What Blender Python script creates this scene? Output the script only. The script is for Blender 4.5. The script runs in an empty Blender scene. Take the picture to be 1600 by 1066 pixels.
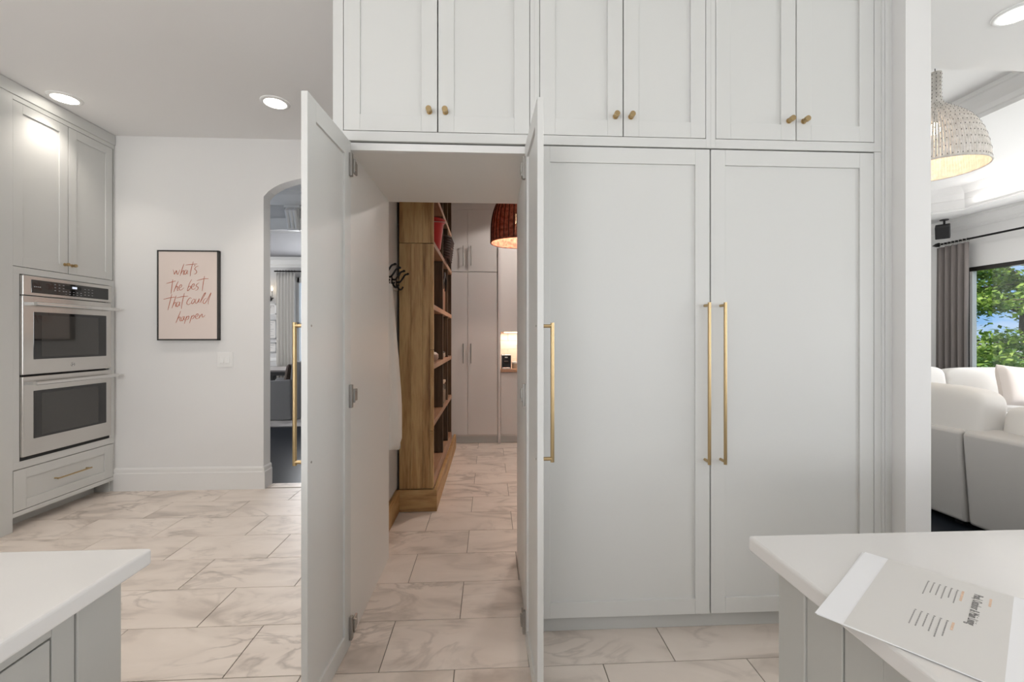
import bpy, bmesh, math, random
from mathutils import Vector, Matrix
random.seed(7)
S = bpy.context.scene
COL = S.collection
R = math.radians

# ------------------------------------------------------------------ camera
cam_d = bpy.data.cameras.new('camera')
cam = bpy.data.objects.new('camera', cam_d)
COL.objects.link(cam)
cam.location = (0, 0, 1.35)
cam.rotation_euler = (R(90), 0, -math.atan(35 / 690))
cam_d.sensor_width = 36.0
cam_d.lens = 690 / 1600 * 36
cam_d.shift_y = -6 / 1600
cam_d.clip_start = 0.02
cam_d.clip_end = 300
S.camera = cam
S.view_settings.view_transform = 'Standard'
S.view_settings.look = 'None'
S.view_settings.gamma = 1
S.view_settings.use_curve_mapping = False
S.view_settings.exposure = 0.15

# ------------------------------------------------------------------ world: blue sky with soft clouds
world = bpy.data.worlds.new('sky')
S.world = world
world.use_nodes = True
wn = world.node_tree.nodes
wl = world.node_tree.links
wn.clear()
w_out = wn.new('ShaderNodeOutputWorld')
w_bg = wn.new('ShaderNodeBackground')
w_tc = wn.new('ShaderNodeTexCoord')
w_map = wn.new('ShaderNodeMapping')
w_map.inputs['Scale'].default_value = (1, 1, 2.2)
w_no = wn.new('ShaderNodeTexNoise')
w_no.inputs['Scale'].default_value = 4.0
w_no.inputs['Detail'].default_value = 7
w_no.inputs['Roughness'].default_value = .55
w_rp = wn.new('ShaderNodeValToRGB')
w_rp.color_ramp.elements[0].position = .44
w_rp.color_ramp.elements[1].position = .62
w_rp.color_ramp.elements[0].color = (.30, .55, .90, 1)
w_rp.color_ramp.elements[1].color = (.95, .96, 1, 1)
wl.new(w_tc.outputs['Generated'], w_map.inputs['Vector'])
wl.new(w_map.outputs['Vector'], w_no.inputs['Vector'])
wl.new(w_no.outputs['Fac'], w_rp.inputs['Fac'])
wl.new(w_rp.outputs['Color'], w_bg.inputs['Color'])
w_bg.inputs['Strength'].default_value = .95
wl.new(w_bg.outputs['Background'], w_out.inputs['Surface'])


def add_light(name, kind, loc, energy, color=(1, 1, 1), size=None, size_y=None, rot=None, radius=None):
    d = bpy.data.lights.new(name, kind)
    d.energy = energy
    d.color = color
    if kind == 'AREA':
        d.shape = 'RECTANGLE'
        d.size = size
        d.size_y = size_y
    if radius is not None:
        d.shadow_soft_size = radius
    o = bpy.data.objects.new(name, d)
    COL.objects.link(o)
    o.location = loc
    if rot:
        o.rotation_euler = rot
    return o


sun = add_light('sun', 'SUN', (0, 0, 20), 6.5, (1, .95, .86))
sun.rotation_euler = Vector((1, -.25, -1.0)).to_track_quat('-Z', 'Y').to_euler()
sun.data.angle = R(1)
# daylight coming in through the windows of the place (one lamp per window opening), plus an added fill in the dining room
DAY = (1, .99, .985)
for wx, we in ((-2.4, 105), (.3, 24), (3.2, 12)):
    add_light('window_daylight', 'AREA', (wx, -3.9, 1.75), we, DAY, 1.9, 1.6, (R(138), 0, 0))
add_light('window_daylight', 'AREA', (7.2, 3.6, 1.45), 110, DAY, 4.6, 1.9, (R(102), 0, R(90)))
add_light('window_daylight', 'AREA', (7.2, -1.4, 1.45), 142, DAY, 3.4, 1.9, (R(86), 0, R(90)))
add_light('window_daylight', 'AREA', (-3.3, 9.2, 1.6), 75, (.97, .98, 1), 1.3, 1.7, (R(-90), 0, 0))
add_light('window_daylight', 'AREA', (-6.95, 7.4, 1.6), 85, (.98, .985, 1), 2.2, 1.8, (R(90), 0, R(-90)))  # added fill lamp; the dining left wall has no window


# ------------------------------------------------------------------ materials
def newmat(name):
    m = bpy.data.materials.new(name)
    m.use_nodes = True
    return m, m.node_tree.nodes, m.node_tree.links, m.node_tree.nodes['Principled BSDF']


def mat(name, col, rough=.5, metal=0, spec=.5, emit=None, estr=0, bump=0, bscale=200, var=0):
    m, n, l, b = newmat(name)
    b.inputs['Base Color'].default_value = (*col, 1)
    b.inputs['Roughness'].default_value = rough
    b.inputs['Metallic'].default_value = metal
    b.inputs['Specular IOR Level'].default_value = spec
    if emit:
        b.inputs['Emission Color'].default_value = (*emit, 1)
        b.inputs['Emission Strength'].default_value = estr
    if bump or var:
        tc = n.new('ShaderNodeTexCoord')
        no = n.new('ShaderNodeTexNoise')
        no.inputs['Scale'].default_value = bscale
        no.inputs['Detail'].default_value = 4
        l.new(tc.outputs['Object'], no.inputs['Vector'])
        if bump:
            bp = n.new('ShaderNodeBump')
            bp.inputs['Strength'].default_value = bump
            bp.inputs['Distance'].default_value = .002
            l.new(no.outputs['Fac'], bp.inputs['Height'])
            l.new(bp.outputs['Normal'], b.inputs['Normal'])
        if var:
            mx = n.new('ShaderNodeMix')
            mx.data_type = 'RGBA'
            mx.inputs['A'].default_value = (*[c * (1 - var) for c in col], 1)
            mx.inputs['B'].default_value = (*[min(1, c * (1 + var)) for c in col], 1)
            l.new(no.outputs['Fac'], mx.inputs['Factor'])
            l.new(mx.outputs['Result'], b.inputs['Base Color'])
    return m


def wood_mat(name, cols, scale=(1, 1, .12), rough=.5, nscale=9):
    m, n, l, b = newmat(name)
    tc = n.new('ShaderNodeTexCoord')
    mp = n.new('ShaderNodeMapping')
    mp.inputs['Scale'].default_value = scale
    n1 = n.new('ShaderNodeTexNoise')
    n1.inputs['Scale'].default_value = nscale
    n1.inputs['Detail'].default_value = 5
    n1.inputs['Distortion'].default_value = .8
    n2 = n.new('ShaderNodeTexNoise')
    n2.inputs['Scale'].default_value = nscale * 9
    n2.inputs['Detail'].default_value = 3
    oi = n.new('ShaderNodeObjectInfo')
    ad = n.new('ShaderNodeVectorMath')
    ad.operation = 'ADD'
    ml = n.new('ShaderNodeMath')
    ml.operation = 'MULTIPLY'
    ml.inputs[1].default_value = 13
    l.new(oi.outputs['Random'], ml.inputs[0])
    l.new(tc.outputs['Object'], ad.inputs[0])
    l.new(ml.outputs[0], ad.inputs[1])
    l.new(ad.outputs[0], mp.inputs['Vector'])
    l.new(mp.outputs[0], n1.inputs['Vector'])
    l.new(mp.outputs[0], n2.inputs['Vector'])
    rp = n.new('ShaderNodeValToRGB')
    els = rp.color_ramp.elements
    while len(els) < len(cols):
        els.new(.5)
    for i, c in enumerate(cols):
        els[i].position = .32 + .38 * i / (len(cols) - 1)
        els[i].color = (*c, 1)
    mixf = n.new('ShaderNodeMix')
    mixf.inputs['Factor'].default_value = .25
    l.new(n1.outputs['Fac'], mixf.inputs['A'])
    l.new(n2.outputs['Fac'], mixf.inputs['B'])
    l.new(mixf.outputs['Result'], rp.inputs['Fac'])
    l.new(rp.outputs['Color'], b.inputs['Base Color'])
    b.inputs['Roughness'].default_value = rough
    return m


def tile_mat():
    m, n, l, b = newmat('marble_tile')
    tc = n.new('ShaderNodeTexCoord')
    oi = n.new('ShaderNodeObjectInfo')
    ml = n.new('ShaderNodeMath')
    ml.operation = 'MULTIPLY'
    ml.inputs[1].default_value = 57
    ad = n.new('ShaderNodeVectorMath')
    ad.operation = 'ADD'
    l.new(oi.outputs['Random'], ml.inputs[0])
    l.new(tc.outputs['Object'], ad.inputs[0])
    l.new(ml.outputs[0], ad.inputs[1])
    mp = n.new('ShaderNodeMapping')
    mp.inputs['Rotation'].default_value = (0, 0, R(38))
    mp.inputs['Scale'].default_value = (1.2, 2.6, 1)
    l.new(ad.outputs[0], mp.inputs['Vector'])
    big = n.new('ShaderNodeTexNoise')
    big.inputs['Scale'].default_value = 1.7
    big.inputs['Detail'].default_value = 6
    big.inputs['Distortion'].default_value = 1.2
    l.new(mp.outputs[0], big.inputs['Vector'])
    # ridged veins: |noise - .5|
    ve = n.new('ShaderNodeTexNoise')
    ve.inputs['Scale'].default_value = 1.35
    ve.inputs['Detail'].default_value = 5
    ve.inputs['Distortion'].default_value = 1.7
    l.new(mp.outputs[0], ve.inputs['Vector'])
    sb = n.new('ShaderNodeMath')
    sb.operation = 'SUBTRACT'
    sb.inputs[1].default_value = .5
    ab = n.new('ShaderNodeMath')
    ab.operation = 'ABSOLUTE'
    l.new(ve.outputs['Fac'], sb.inputs[0])
    l.new(sb.outputs[0], ab.inputs[0])
    rv = n.new('ShaderNodeValToRGB')
    rv.color_ramp.elements[0].position = .0
    rv.color_ramp.elements[0].color = (1, 1, 1, 1)
    rv.color_ramp.elements[1].position = .045
    rv.color_ramp.elements[1].color = (0, 0, 0, 1)
    l.new(ab.outputs[0], rv.inputs['Fac'])
    # veins only where a mask lets them through
    mk = n.new('ShaderNodeTexNoise')
    mk.inputs['Scale'].default_value = 2.3
    l.new(ad.outputs[0], mk.inputs['Vector'])
    rm = n.new('ShaderNodeValToRGB')
    rm.color_ramp.elements[0].position = .46
    rm.color_ramp.elements[1].position = .68
    l.new(mk.outputs['Fac'], rm.inputs['Fac'])
    vm = n.new('ShaderNodeMath')
    vm.operation = 'MULTIPLY'
    l.new(rv.outputs['Color'], vm.inputs[0])
    l.new(rm.outputs['Color'], vm.inputs[1])
    rb = n.new('ShaderNodeValToRGB')
    e = rb.color_ramp.elements
    e[0].position = .30
    e[0].color = (.54, .465, .405, 1)
    e[1].position = .66
    e[1].color = (.85, .76, .685, 1)
    k = e.new(.47)
    k.color = (.785, .695, .62, 1)
    l.new(big.outputs['Fac'], rb.inputs['Fac'])
    mx = n.new('ShaderNodeMix')
    mx.data_type = 'RGBA'
    mx.inputs['B'].default_value = (.27, .215, .175, 1)
    vs = n.new('ShaderNodeMath')
    vs.operation = 'MULTIPLY'
    vs.inputs[1].default_value = .5
    l.new(vm.outputs[0], vs.inputs[0])
    l.new(vs.outputs[0], mx.inputs['Factor'])
    l.new(rb.outputs['Color'], mx.inputs['A'])
    l.new(mx.outputs['Result'], b.inputs['Base Color'])
    b.inputs['Roughness'].default_value = .38
    return m


def glass_mat(name, tint=(1, 1, 1), refl=.08):
    m, n, l, b = newmat(name)
    n.remove(b)
    out = n['Material Output']
    tr = n.new('ShaderNodeBsdfTransparent')
    tr.inputs['Color'].default_value = (*tint, 1)
    gl = n.new('ShaderNodeBsdfGlossy')
    gl.inputs['Roughness'].default_value = .02
    mx = n.new('ShaderNodeMixShader')
    mx.inputs['Fac'].default_value = refl
    l.new(tr.outputs[0], mx.inputs[1])
    l.new(gl.outputs[0], mx.inputs[2])
    l.new(mx.outputs[0], out.inputs['Surface'])
    return m


def leaf_mat(name, c0, c1):
    m, n, l, b = newmat(name)
    ge = n.new('ShaderNodeNewGeometry')
    rp = n.new('ShaderNodeValToRGB')
    rp.color_ramp.elements[0].color = (*c0, 1)
    rp.color_ramp.elements[1].color = (*c1, 1)
    l.new(ge.outputs['Random Per Island'], rp.inputs['Fac'])
    l.new(rp.outputs['Color'], b.inputs['Base Color'])
    b.inputs['Roughness'].default_value = .5
    tr = n.new('ShaderNodeBsdfTranslucent')
    l.new(rp.outputs['Color'], tr.inputs['Color'])
    mx = n.new('ShaderNodeMixShader')
    mx.inputs['Fac'].default_value = .3
    l.new(b.outputs[0], mx.inputs[1])
    l.new(tr.outputs[0], mx.inputs[2])
    l.new(mx.outputs[0], n['Material Output'].inputs['Surface'])
    return m


def weave_mat(name, col, dark, transl):
    """woven cane: fibre colour with fine variation, lets some lamp light through"""
    m, n, l, b = newmat(name)
    tc = n.new('ShaderNodeTexCoord')
    no = n.new('ShaderNodeTexNoise')
    no.inputs['Scale'].default_value = 30
    l.new(tc.outputs['Object'], no.inputs['Vector'])
    rp = n.new('ShaderNodeValToRGB')
    rp.color_ramp.elements[0].position = .35
    rp.color_ramp.elements[1].position = .65
    rp.color_ramp.elements[0].color = (*dark, 1)
    rp.color_ramp.elements[1].color = (*col, 1)
    l.new(no.outputs['Fac'], rp.inputs['Fac'])
    l.new(rp.outputs['Color'], b.inputs['Base Color'])
    b.inputs['Roughness'].default_value = .75
    tr = n.new('ShaderNodeBsdfTranslucent')
    l.new(rp.outputs['Color'], tr.inputs['Color'])
    mx = n.new('ShaderNodeMixShader')
    mx.inputs['Fac'].default_value = transl
    l.new(b.outputs[0], mx.inputs[1])
    l.new(tr.outputs[0], mx.inputs[2])
    l.new(mx.outputs[0], n['Material Output'].inputs['Surface'])
    return m


M = dict(
    wall=mat('wall_paint', (.80, .795, .785), .6, spec=.3, bump=.05, bscale=350),
    ceil=mat('ceiling_paint', (.86, .855, .85), .75, spec=.2),
    trim=mat('trim_paint', (.82, .815, .80), .35),
    cab=mat('cabinet_paint', (.67, .673, .655), .36, bump=.02, bscale=500),
    cab2=mat('pantry_cabinet_paint', (.70, .665, .645), .35),
    lining=mat('cabinet_lining', (.82, .81, .78), .4),  # cabinet paint lightened to stand in for light in the dim passage
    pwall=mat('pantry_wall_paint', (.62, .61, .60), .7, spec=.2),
    island=mat('island_paint', (.46, .458, .432), .4),
    tile=tile_mat(),
    grout=mat('grout', (.30, .26, .22), .9),
    quartz=mat('white_quartz', (.70, .685, .665), .13, var=.03, bscale=6),
    brass=mat('brushed_brass', (.50, .37, .20), .33, 1),
    brassd=mat('brass_knurled', (.46, .34, .18), .38, 1),
    steel=mat('brushed_steel', (.62, .60, .57), .27, 1, var=.03, bscale=40),
    steelh=mat('satin_steel', (.72, .71, .69), .22, 1),
    nickel=mat('nickel_hinge', (.40, .385, .36), .35, 1),
    blackgl=mat('oven_black_glass', (.012, .012, .012), .05, spec=.8),
    ovwin=mat('oven_window_glass', (.045, .043, .04), .06, spec=.8),
    black=mat('black_satin', (.012, .012, .013), .45),
    blackm=mat('black_iron', (.015, .014, .014), .5, .6),
    disp=mat('display_lit', (.2, .2, .22), .3, emit=(.8, .85, 1), estr=.8),
    btn=mat('panel_print', (.35, .35, .36), .5),
    frame=mat('picture_frame_dark', (.03, .027, .024), .5),
    canvas=mat('canvas_blush', (.76, .66, .605), .8, bump=.15, bscale=900),
    script=mat('lettering_terracotta', (.50, .13, .06), .7),
    lens=mat('downlight_lens', (1, 1, 1), .4, emit=(1, .94, .84), estr=9),
    can=mat('downlight_trim', (.85, .85, .84), .35),
    wood=wood_mat('oiled_oak', [(.20, .09, .028), (.41, .23, .085), (.58, .38, .17), (.46, .27, .10)], (1.3, 1.3, .12), .5, 7),
    woodh=wood_mat('oiled_oak_shelf', [(.24, .125, .065), (.36, .20, .115), (.42, .26, .16)], (1.5, .14, 1.5), .5, 8),
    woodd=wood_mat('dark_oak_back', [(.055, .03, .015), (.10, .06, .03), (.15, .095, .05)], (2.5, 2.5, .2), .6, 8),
    woodp=wood_mat('oiled_oak_plinth', [(.27, .13, .045), (.46, .27, .105), (.56, .37, .17)], (.25, .25, 2), .5, 7),
    counterw=wood_mat('butcher_block', [(.45, .25, .15), (.58, .36, .24)], (.3, 2, 2), .4, 8),
    rail=mat('hook_rail_paint', (.55, .51, .47), .5),
    robe=mat('white_towelling', (.80, .79, .75), .95, spec=.1, bump=.6, bscale=160),
    red=mat('red_plastic', (.52, .012, .012), .35),
    cream=mat('cream_plastic', (.55, .45, .33), .5),
    green=mat('dark_green_tin', (.03, .09, .05), .4),
    brown=mat('dark_brown_basket', (.05, .022, .014), .8, bump=.8, bscale=90),
    leather=mat('tan_leather', (.22, .105, .055), .6, bump=.4, bscale=60),
    bottle=mat('dark_bottle_glass', (.012, .012, .01), .08),
    amber=mat('jar_contents', (.33, .2, .12), .5),
    jar=glass_mat('jar_glass', (.9, .92, .9), .12),
    pot=mat('pot_ceramic', (.45, .34, .27), .35),
    weaver=weave_mat('red_cane', (.42, .16, .10), (.20, .06, .035), .22),
    caned=mat('dark_cane', (.03, .014, .01), .7),
    weavew=weave_mat('whitewashed_cane', (.82, .79, .75), (.68, .65, .60), .10),
    canew=mat('grey_cane_knot', (.16, .15, .14), .8),
    bulb=mat('bulb_glow', (1, .8, .5), .3, emit=(1, .72, .42), estr=14),
    flame=mat('candle_bulb_glow', (1, .85, .6), .3, emit=(1, .8, .5), estr=12),
    paper=mat('white_paper', (.82, .825, .84), .6),
    print_=mat('printed_page_tint', (.66, .645, .62), .6),
    ink=mat('ink_grey', (.16, .155, .15), .7), inkl=mat('ink_light', (.30, .29, .28), .7),
    inko=mat('ink_orange', (.70, .50, .36), .7),
    sofa=mat('linen_upholstery', (.50, .485, .465), .9, spec=.1, bump=.35, bscale=420, var=.04),
    sofac=mat('linen_cushion', (.66, .64, .61), .9, spec=.1, bump=.35, bscale=420),
    pillow=mat('blush_pillow', (.72, .65, .60), .9, spec=.1, bump=.35, bscale=300),
    teal=mat('teal_pillow', (.22, .29, .29), .9, spec=.1),
    curt=mat('taupe_velvet', (.23, .205, .195), .75, spec=.2, bump=.2, bscale=120),
    curtw=mat('ivory_linen', (.76, .74, .70), .9, spec=.1),
    darkfl=mat('dark_stained_floor', (.014, .017, .023), .3, spec=.06),
    rug=mat('grey_patterned_rug', (.42, .40, .39), .95, spec=.05, bscale=5, var=.55),
    slip=mat('grey_slipcover', (.25, .25, .255), .95, spec=.1, bump=.3, bscale=200),
    table=mat('grey_oak_table', (.17, .155, .15), .3),
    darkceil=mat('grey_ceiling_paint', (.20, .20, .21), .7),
    dwall=mat('dining_wall_paint', (.64, .635, .63), .7, spec=.2),
    art=mat('art_paper', (.72, .70, .67), .7),
    artg=mat('art_grey', (.40, .40, .40), .7),
    glass=glass_mat('window_glass', (1, 1, 1), .05),
    winfr=mat('bronze_window_frame', (.02, .018, .016), .45),
    bark=mat('bark', (.10, .075, .055), .9, bump=.8, bscale=25, var=.3),
    leaf=leaf_mat('maple_leaves', (.05, .14, .015), (.30, .42, .07)),
    leaf2=leaf_mat('hedge_leaves', (.09, .20, .03), (.36, .46, .10)),
    lawn=mat('lawn', (.10, .19, .05), .95, var=.3, bscale=3),
    switch=mat('switch_plate', (.84, .835, .82), .35),
    ovinner=mat('oven_reveal_black', (.01, .01, .01), .6),
    toe=mat('toe_kick_paint', (.60, .605, .59), .45),
    splash=mat('pale_splash_tile', (.72, .64, .58), .3),
    ledstrip=mat('led_strip', (1, 1, 1), .3, emit=(1, .78, .58), estr=6),
)


# ------------------------------------------------------------------ mesh builder
def org(o):
    v = Vector((0, 0, 0))
    while o:
        v += o.location
        o = o.parent
    return v


class MB:
    def __init__(s):
        s.v = []
        s.f = []

    def add(s, vs, fs):
        k = len(s.v)
        s.v += [tuple(v) for v in vs]
        s.f += [tuple(i + k for i in f) for f in fs]
        return s

    def box(s, x0, x1, y0, y1, z0, z1):
        x0, x1 = min(x0, x1), max(x0, x1)
        y0, y1 = min(y0, y1), max(y0, y1)
        z0, z1 = min(z0, z1), max(z0, z1)
        vs = [(x0, y0, z0), (x1, y0, z0), (x1, y1, z0), (x0, y1, z0), (x0, y0, z1), (x1, y0, z1), (x1, y1, z1), (x0, y1, z1)]
        return s.add(vs, [(3, 2, 1, 0), (4, 5, 6, 7), (0, 1, 5, 4), (1, 2, 6, 5), (2, 3, 7, 6), (3, 0, 4, 7)])

    def cyl(s, p0, p1, r, n=16, r1=None):
        p0, p1 = Vector(p0), Vector(p1)
        r1 = r if r1 is None else r1
        d = (p1 - p0).normalized()
        a = d.orthogonal().normalized()
        b = d.cross(a)
        vs = []
        for p, q in ((p0, r), (p1, r1)):
            for i in range(n):
                t = 2 * math.pi * i / n
                vs.append(p + (a * math.cos(t) + b * math.sin(t)) * q)
        fs = [(i, (i + 1) % n, n + (i + 1) % n, n + i) for i in range(n)]
        fs += [tuple(range(n - 1, -1, -1)), tuple(range(n, 2 * n))]
        return s.add(vs, fs)

    def lathe(s, prof, c=(0, 0, 0), n=32, closed=False):
        vs = []
        for r, z in prof:
            for i in range(n):
                t = 2 * math.pi * i / n
                vs.append((c[0] + r * math.cos(t), c[1] + r * math.sin(t), c[2] + z))
        fs = []
        k = len(prof)
        rng = range(k) if closed else range(k - 1)
        for j in rng:
            j2 = (j + 1) % k
            for i in range(n):
                i2 = (i + 1) % n
                fs.append((j * n + i, j * n + i2, j2 * n + i2, j2 * n + i))
        return s.add(vs, fs)

    def tube(s, pts, r, n=8, cap=True):
        pts = [Vector(p) for p in pts]
        rr = r if isinstance(r, (list, tuple)) else [r] * len(pts)
        vs = []
        a = None
        for i, p in enumerate(pts):
            d = (pts[min(i + 1, len(pts) - 1)] - pts[max(i - 1, 0)]).normalized()
            if a is None:
                a = d.orthogonal().normalized()
            else:
                a = (a - d * a.dot(d)).normalized()
            b = d.cross(a)
            for k in range(n):
                t = 2 * math.pi * k / n
                vs.append(p + (a * math.cos(t) + b * math.sin(t)) * rr[i])
        fs = []
        for i in range(len(pts) - 1):
            for k in range(n):
                k2 = (k + 1) % n
                fs.append((i * n + k, i * n + k2, (i + 1) * n + k2, (i + 1) * n + k))
        if cap:
            fs.append(tuple(range(n - 1, -1, -1)))
            fs.append(tuple(range((len(pts) - 1) * n, len(pts) * n)))
        return s.add(vs, fs)

    def prism(s, poly, axis, a0, a1):
        """poly = 2D outline, extruded along axis ('x': (y,z), 'y': (x,z), 'z': (x,y))"""
        def P(p, a):
            return {'x': (a, p[0], p[1]), 'y': (p[0], a, p[1]), 'z': (p[0], p[1], a)}[axis]
        n = len(poly)
        vs = [P(p, a0) for p in poly] + [P(p, a1) for p in poly]
        fs = [(i, (i + 1) % n, n + (i + 1) % n, n + i) for i in range(n)]
        fs += [tuple(range(n - 1, -1, -1)), tuple(range(n, 2 * n))]
        return s.add(vs, fs)

    def build(s, name, m, parent=None, bevel=0, smooth=False, local=False, seg=2, fix=True):
        me = bpy.data.meshes.new(name)
        if parent is not None and not local:
            o0 = org(parent)
        elif parent is None and not local:
            xs, ys, zs = zip(*s.v)
            o0 = Vector(((min(xs) + max(xs)) / 2, (min(ys) + max(ys)) / 2, min(zs)))
        else:
            o0 = Vector((0, 0, 0))
        me.from_pydata([(v[0] - o0.x, v[1] - o0.y, v[2] - o0.z) for v in s.v], [], s.f)
        if fix:
            bm = bmesh.new()
            bm.from_mesh(me)
            bmesh.ops.recalc_face_normals(bm, faces=bm.faces)
            bm.to_mesh(me)
            bm.free()
        me.materials.append(M[m] if isinstance(m, str) else m)
        if smooth:
            me.polygons.foreach_set('use_smooth', [True] * len(me.polygons))
        o = bpy.data.objects.new(name, me)
        COL.objects.link(o)
        if parent is not None:
            o.parent = parent
        elif not local:
            o.location = o0
        if bevel:
            b = o.modifiers.new('bevel', 'BEVEL')
            b.width = bevel
            b.segments = seg
            b.limit_method = 'ANGLE'
            b.angle_limit = R(40)
        if smooth == 'auto':
            for p in me.polygons:
                p.use_smooth = True
            try:
                me.set_sharp_from_angle(angle=R(35))
            except Exception:
                pass
        return o


def tag(o, label, cat, group=None):
    o['label'] = label
    o['category'] = cat
    if group:
        o['group'] = group
    return o


def struct(o):
    o['kind'] = 'structure'
    return o


def thing(name, loc, label, cat, group=None, rz=0):
    o = bpy.data.objects.new(name, None)
    COL.objects.link(o)
    o.location = loc
    o.rotation_euler = (0, 0, rz)
    o.empty_display_size = .1
    return tag(o, label, cat, group)


def bx(*a):
    return MB().box(*a)


def wall_open(axis, a0, a1, u0, u1, z0, z1, holes):
    """wall slab with rectangular openings; axis = normal axis, a0..a1 thickness, holes = (ua, ub, za, zb)"""
    mb = MB()
    us = sorted({u0, u1, *[h[0] for h in holes], *[h[1] for h in holes]})
    for ua, ub in zip(us, us[1:]):
        hs = sorted([h for h in holes if h[0] <= ua + 1e-6 and h[1] >= ub - 1e-6], key=lambda h: h[2])
        z = z0
        segs = []
        for h in hs:
            if h[2] > z:
                segs.append((z, h[2]))
            z = h[3]
        if z < z1:
            segs.append((z, z1))
        for za, zb in segs:
            if axis == 'x':
                mb.box(a0, a1, ua, ub, za, zb)
            else:
                mb.box(ua, ub, a0, a1, za, zb)
    return mb


# ================================================================== STRUCTURE
H = 3.12                    # kitchen ceiling
YC = 1.96                   # front plane of the built-in cabinets
XO = -3.286                 # front plane of the oven wall
YB = 4.05                   # kitchen end wall
floor = struct(bx(-4.06, 1.98, -4.12, 4.19, -.12, -.005).box(-.84, 1.98, 4.19, 6.37, -.12, -.005).build('floor', 'grout'))

# floor tiles, half-bond, 610 x 324 with recessed joints
TL, TW, T0, TX = .61, .3237, 1.8035, .163
full = None
nt = 0
for k in range(-11, 14):
    y0 = T0 + k * TW
    y1 = y0 + TW
    off = TX if k % 2 == 0 else TX - TL / 2
    for i in range(-9, 5):
        x0 = off + i * TL
        x1 = x0 + TL
        regs = [(-3.93, 1.85, -1.9, 4.05), (-.715, 1.2, 4.05, 6.2), (-2.0, -.96, 4.05, 4.19)]
        for ri, (rx0, rx1, ry0, ry1) in enumerate(regs):
            a0, a1, b0, b1 = max(x0, rx0), min(x1, rx1), max(y0, ry0), min(y1, ry1)
            if ri == 0 and y1 > 4.05 and y0 < 4.05 and x0 > -.72 and x1 < 1.2:
                b1 = y1                                    # the row that runs on into the pantry
            if ri == 1 and y0 < 4.05 and x0 > -.72 and x1 < 1.2:
                continue
            if a1 - a0 < .02 or b1 - b0 < .02:
                continue
            # nothing shows beneath the tall cabinets and the wall behind them
            if ri == 0 and a0 > .24 and b0 > 2.1 and b1 < 2.66:
                continue
            g = .0018
            isfull = abs((a1 - a0) - TL) < 1e-4 and abs((b1 - b0) - TW) < 1e-4
            cx, cy = (a0 + a1) / 2, (b0 + b1) / 2
            if isfull and full:
                o = full.copy()
                COL.objects.link(o)
            else:
                w2, d2 = (a1 - a0) / 2 - g, (b1 - b0) / 2 - g
                o = bx(-w2, w2, -d2, d2, -.004, .0).build('tile', 'tile', floor, bevel=.0012, local=True, seg=1)
                if isfull:
                    full = o
            o.location = Vector((cx, cy, 0)) - floor.location
            o.parent = floor
            nt += 1

# --- kitchen walls and ceiling
struct(bx(-4.06, -3.94, -4.12, YB, -.005, H).build('wall_left', 'wall'))
AX0, AX1, ASP, AAP = -2.015, -.955, 2.54, 2.79            # archway in the end wall
arch = []
for i in range(25):
    t = i / 24
    x = AX0 + (AX1 - AX0) * t
    arch.append((x, ASP + (AAP - ASP) * math.sqrt(max(0, 1 - (2 * t - 1) ** 2 * .93)) - (AAP - ASP) * math.sqrt(.07) * (1 - 0) * 0))
arch[0] = (AX0, arch[0][1])
mb = MB()
mb.box(-3.94, AX0, YB, YB + .12, -.005, H)
mb.box(AX1, -.72, YB, YB + .12, -.005, H)
mb.prism(arch + [(AX1, H), (AX0, H)], 'y', YB, YB + .12)
struct(mb.build('wall_back', 'wall'))
mb = MB()
prof = [(0, 0), (-.018, 0), (-.018, .15), (-.013, .158), (-.013, .185), (-.006, .2), (0, .2)]
mb.prism([(YB + a, b) for a, b in prof], 'x', -3.285, AX0 - .0)
mb.prism([(AX0 - a, b) for a, b in prof], 'y', YB - .018, YB + .12)
struct(mb.build('baseboard_back', 'trim'))
mb = MB()
mb.box(-4.06, 7.47, -4.12, 2.765, H, H + .1)
mb.box(-4.06, 1.98, 2.765, 6.37, H, H + .1)
struct(mb.build('ceiling', 'ceil'))
struct(bx(1.865, 1.985, 1.89, 7.6, -.005, H + .7).build('wall_right', 'wall'))
RW = [(-3.4, -1.4, .95, 2.55), (-.7, 1.3, .95, 2.55), (2.2, 4.2, .95, 2.55)]
struct(wall_open('y', -4.12, -4.0, -4.06, 7.47, -.005, H, RW).build('wall_front', 'wall'))
for i, (a, b, c, d) in enumerate(RW):
    mb = MB()
    for q in ((a, a + .05, c, d), (b - .05, b, c, d), (a, b, c, c + .05), (a, b, d - .05, d), ((a + b) / 2 - .02, (a + b) / 2 + .02, c, d)):
        mb.box(q[0], q[1], -4.1, -4.03, q[2], q[3])
    w = struct(mb.build('window_%d' % (i + 1), 'trim'))
    bx(a + .05, b - .05, -4.068, -4.062, c + .05, d - .05).build('pane', 'glass', w)

# --- pantry shell
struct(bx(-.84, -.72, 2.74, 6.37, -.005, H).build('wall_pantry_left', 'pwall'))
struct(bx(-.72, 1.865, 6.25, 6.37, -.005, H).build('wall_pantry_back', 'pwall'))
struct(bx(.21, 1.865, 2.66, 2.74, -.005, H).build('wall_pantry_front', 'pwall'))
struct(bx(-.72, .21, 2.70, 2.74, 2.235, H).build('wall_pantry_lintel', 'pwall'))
struct(bx(-.72, -.695, 2.76, 3.44, 0, .175).build('baseboard_pantry', 'woodp', bevel=.003))

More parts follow.
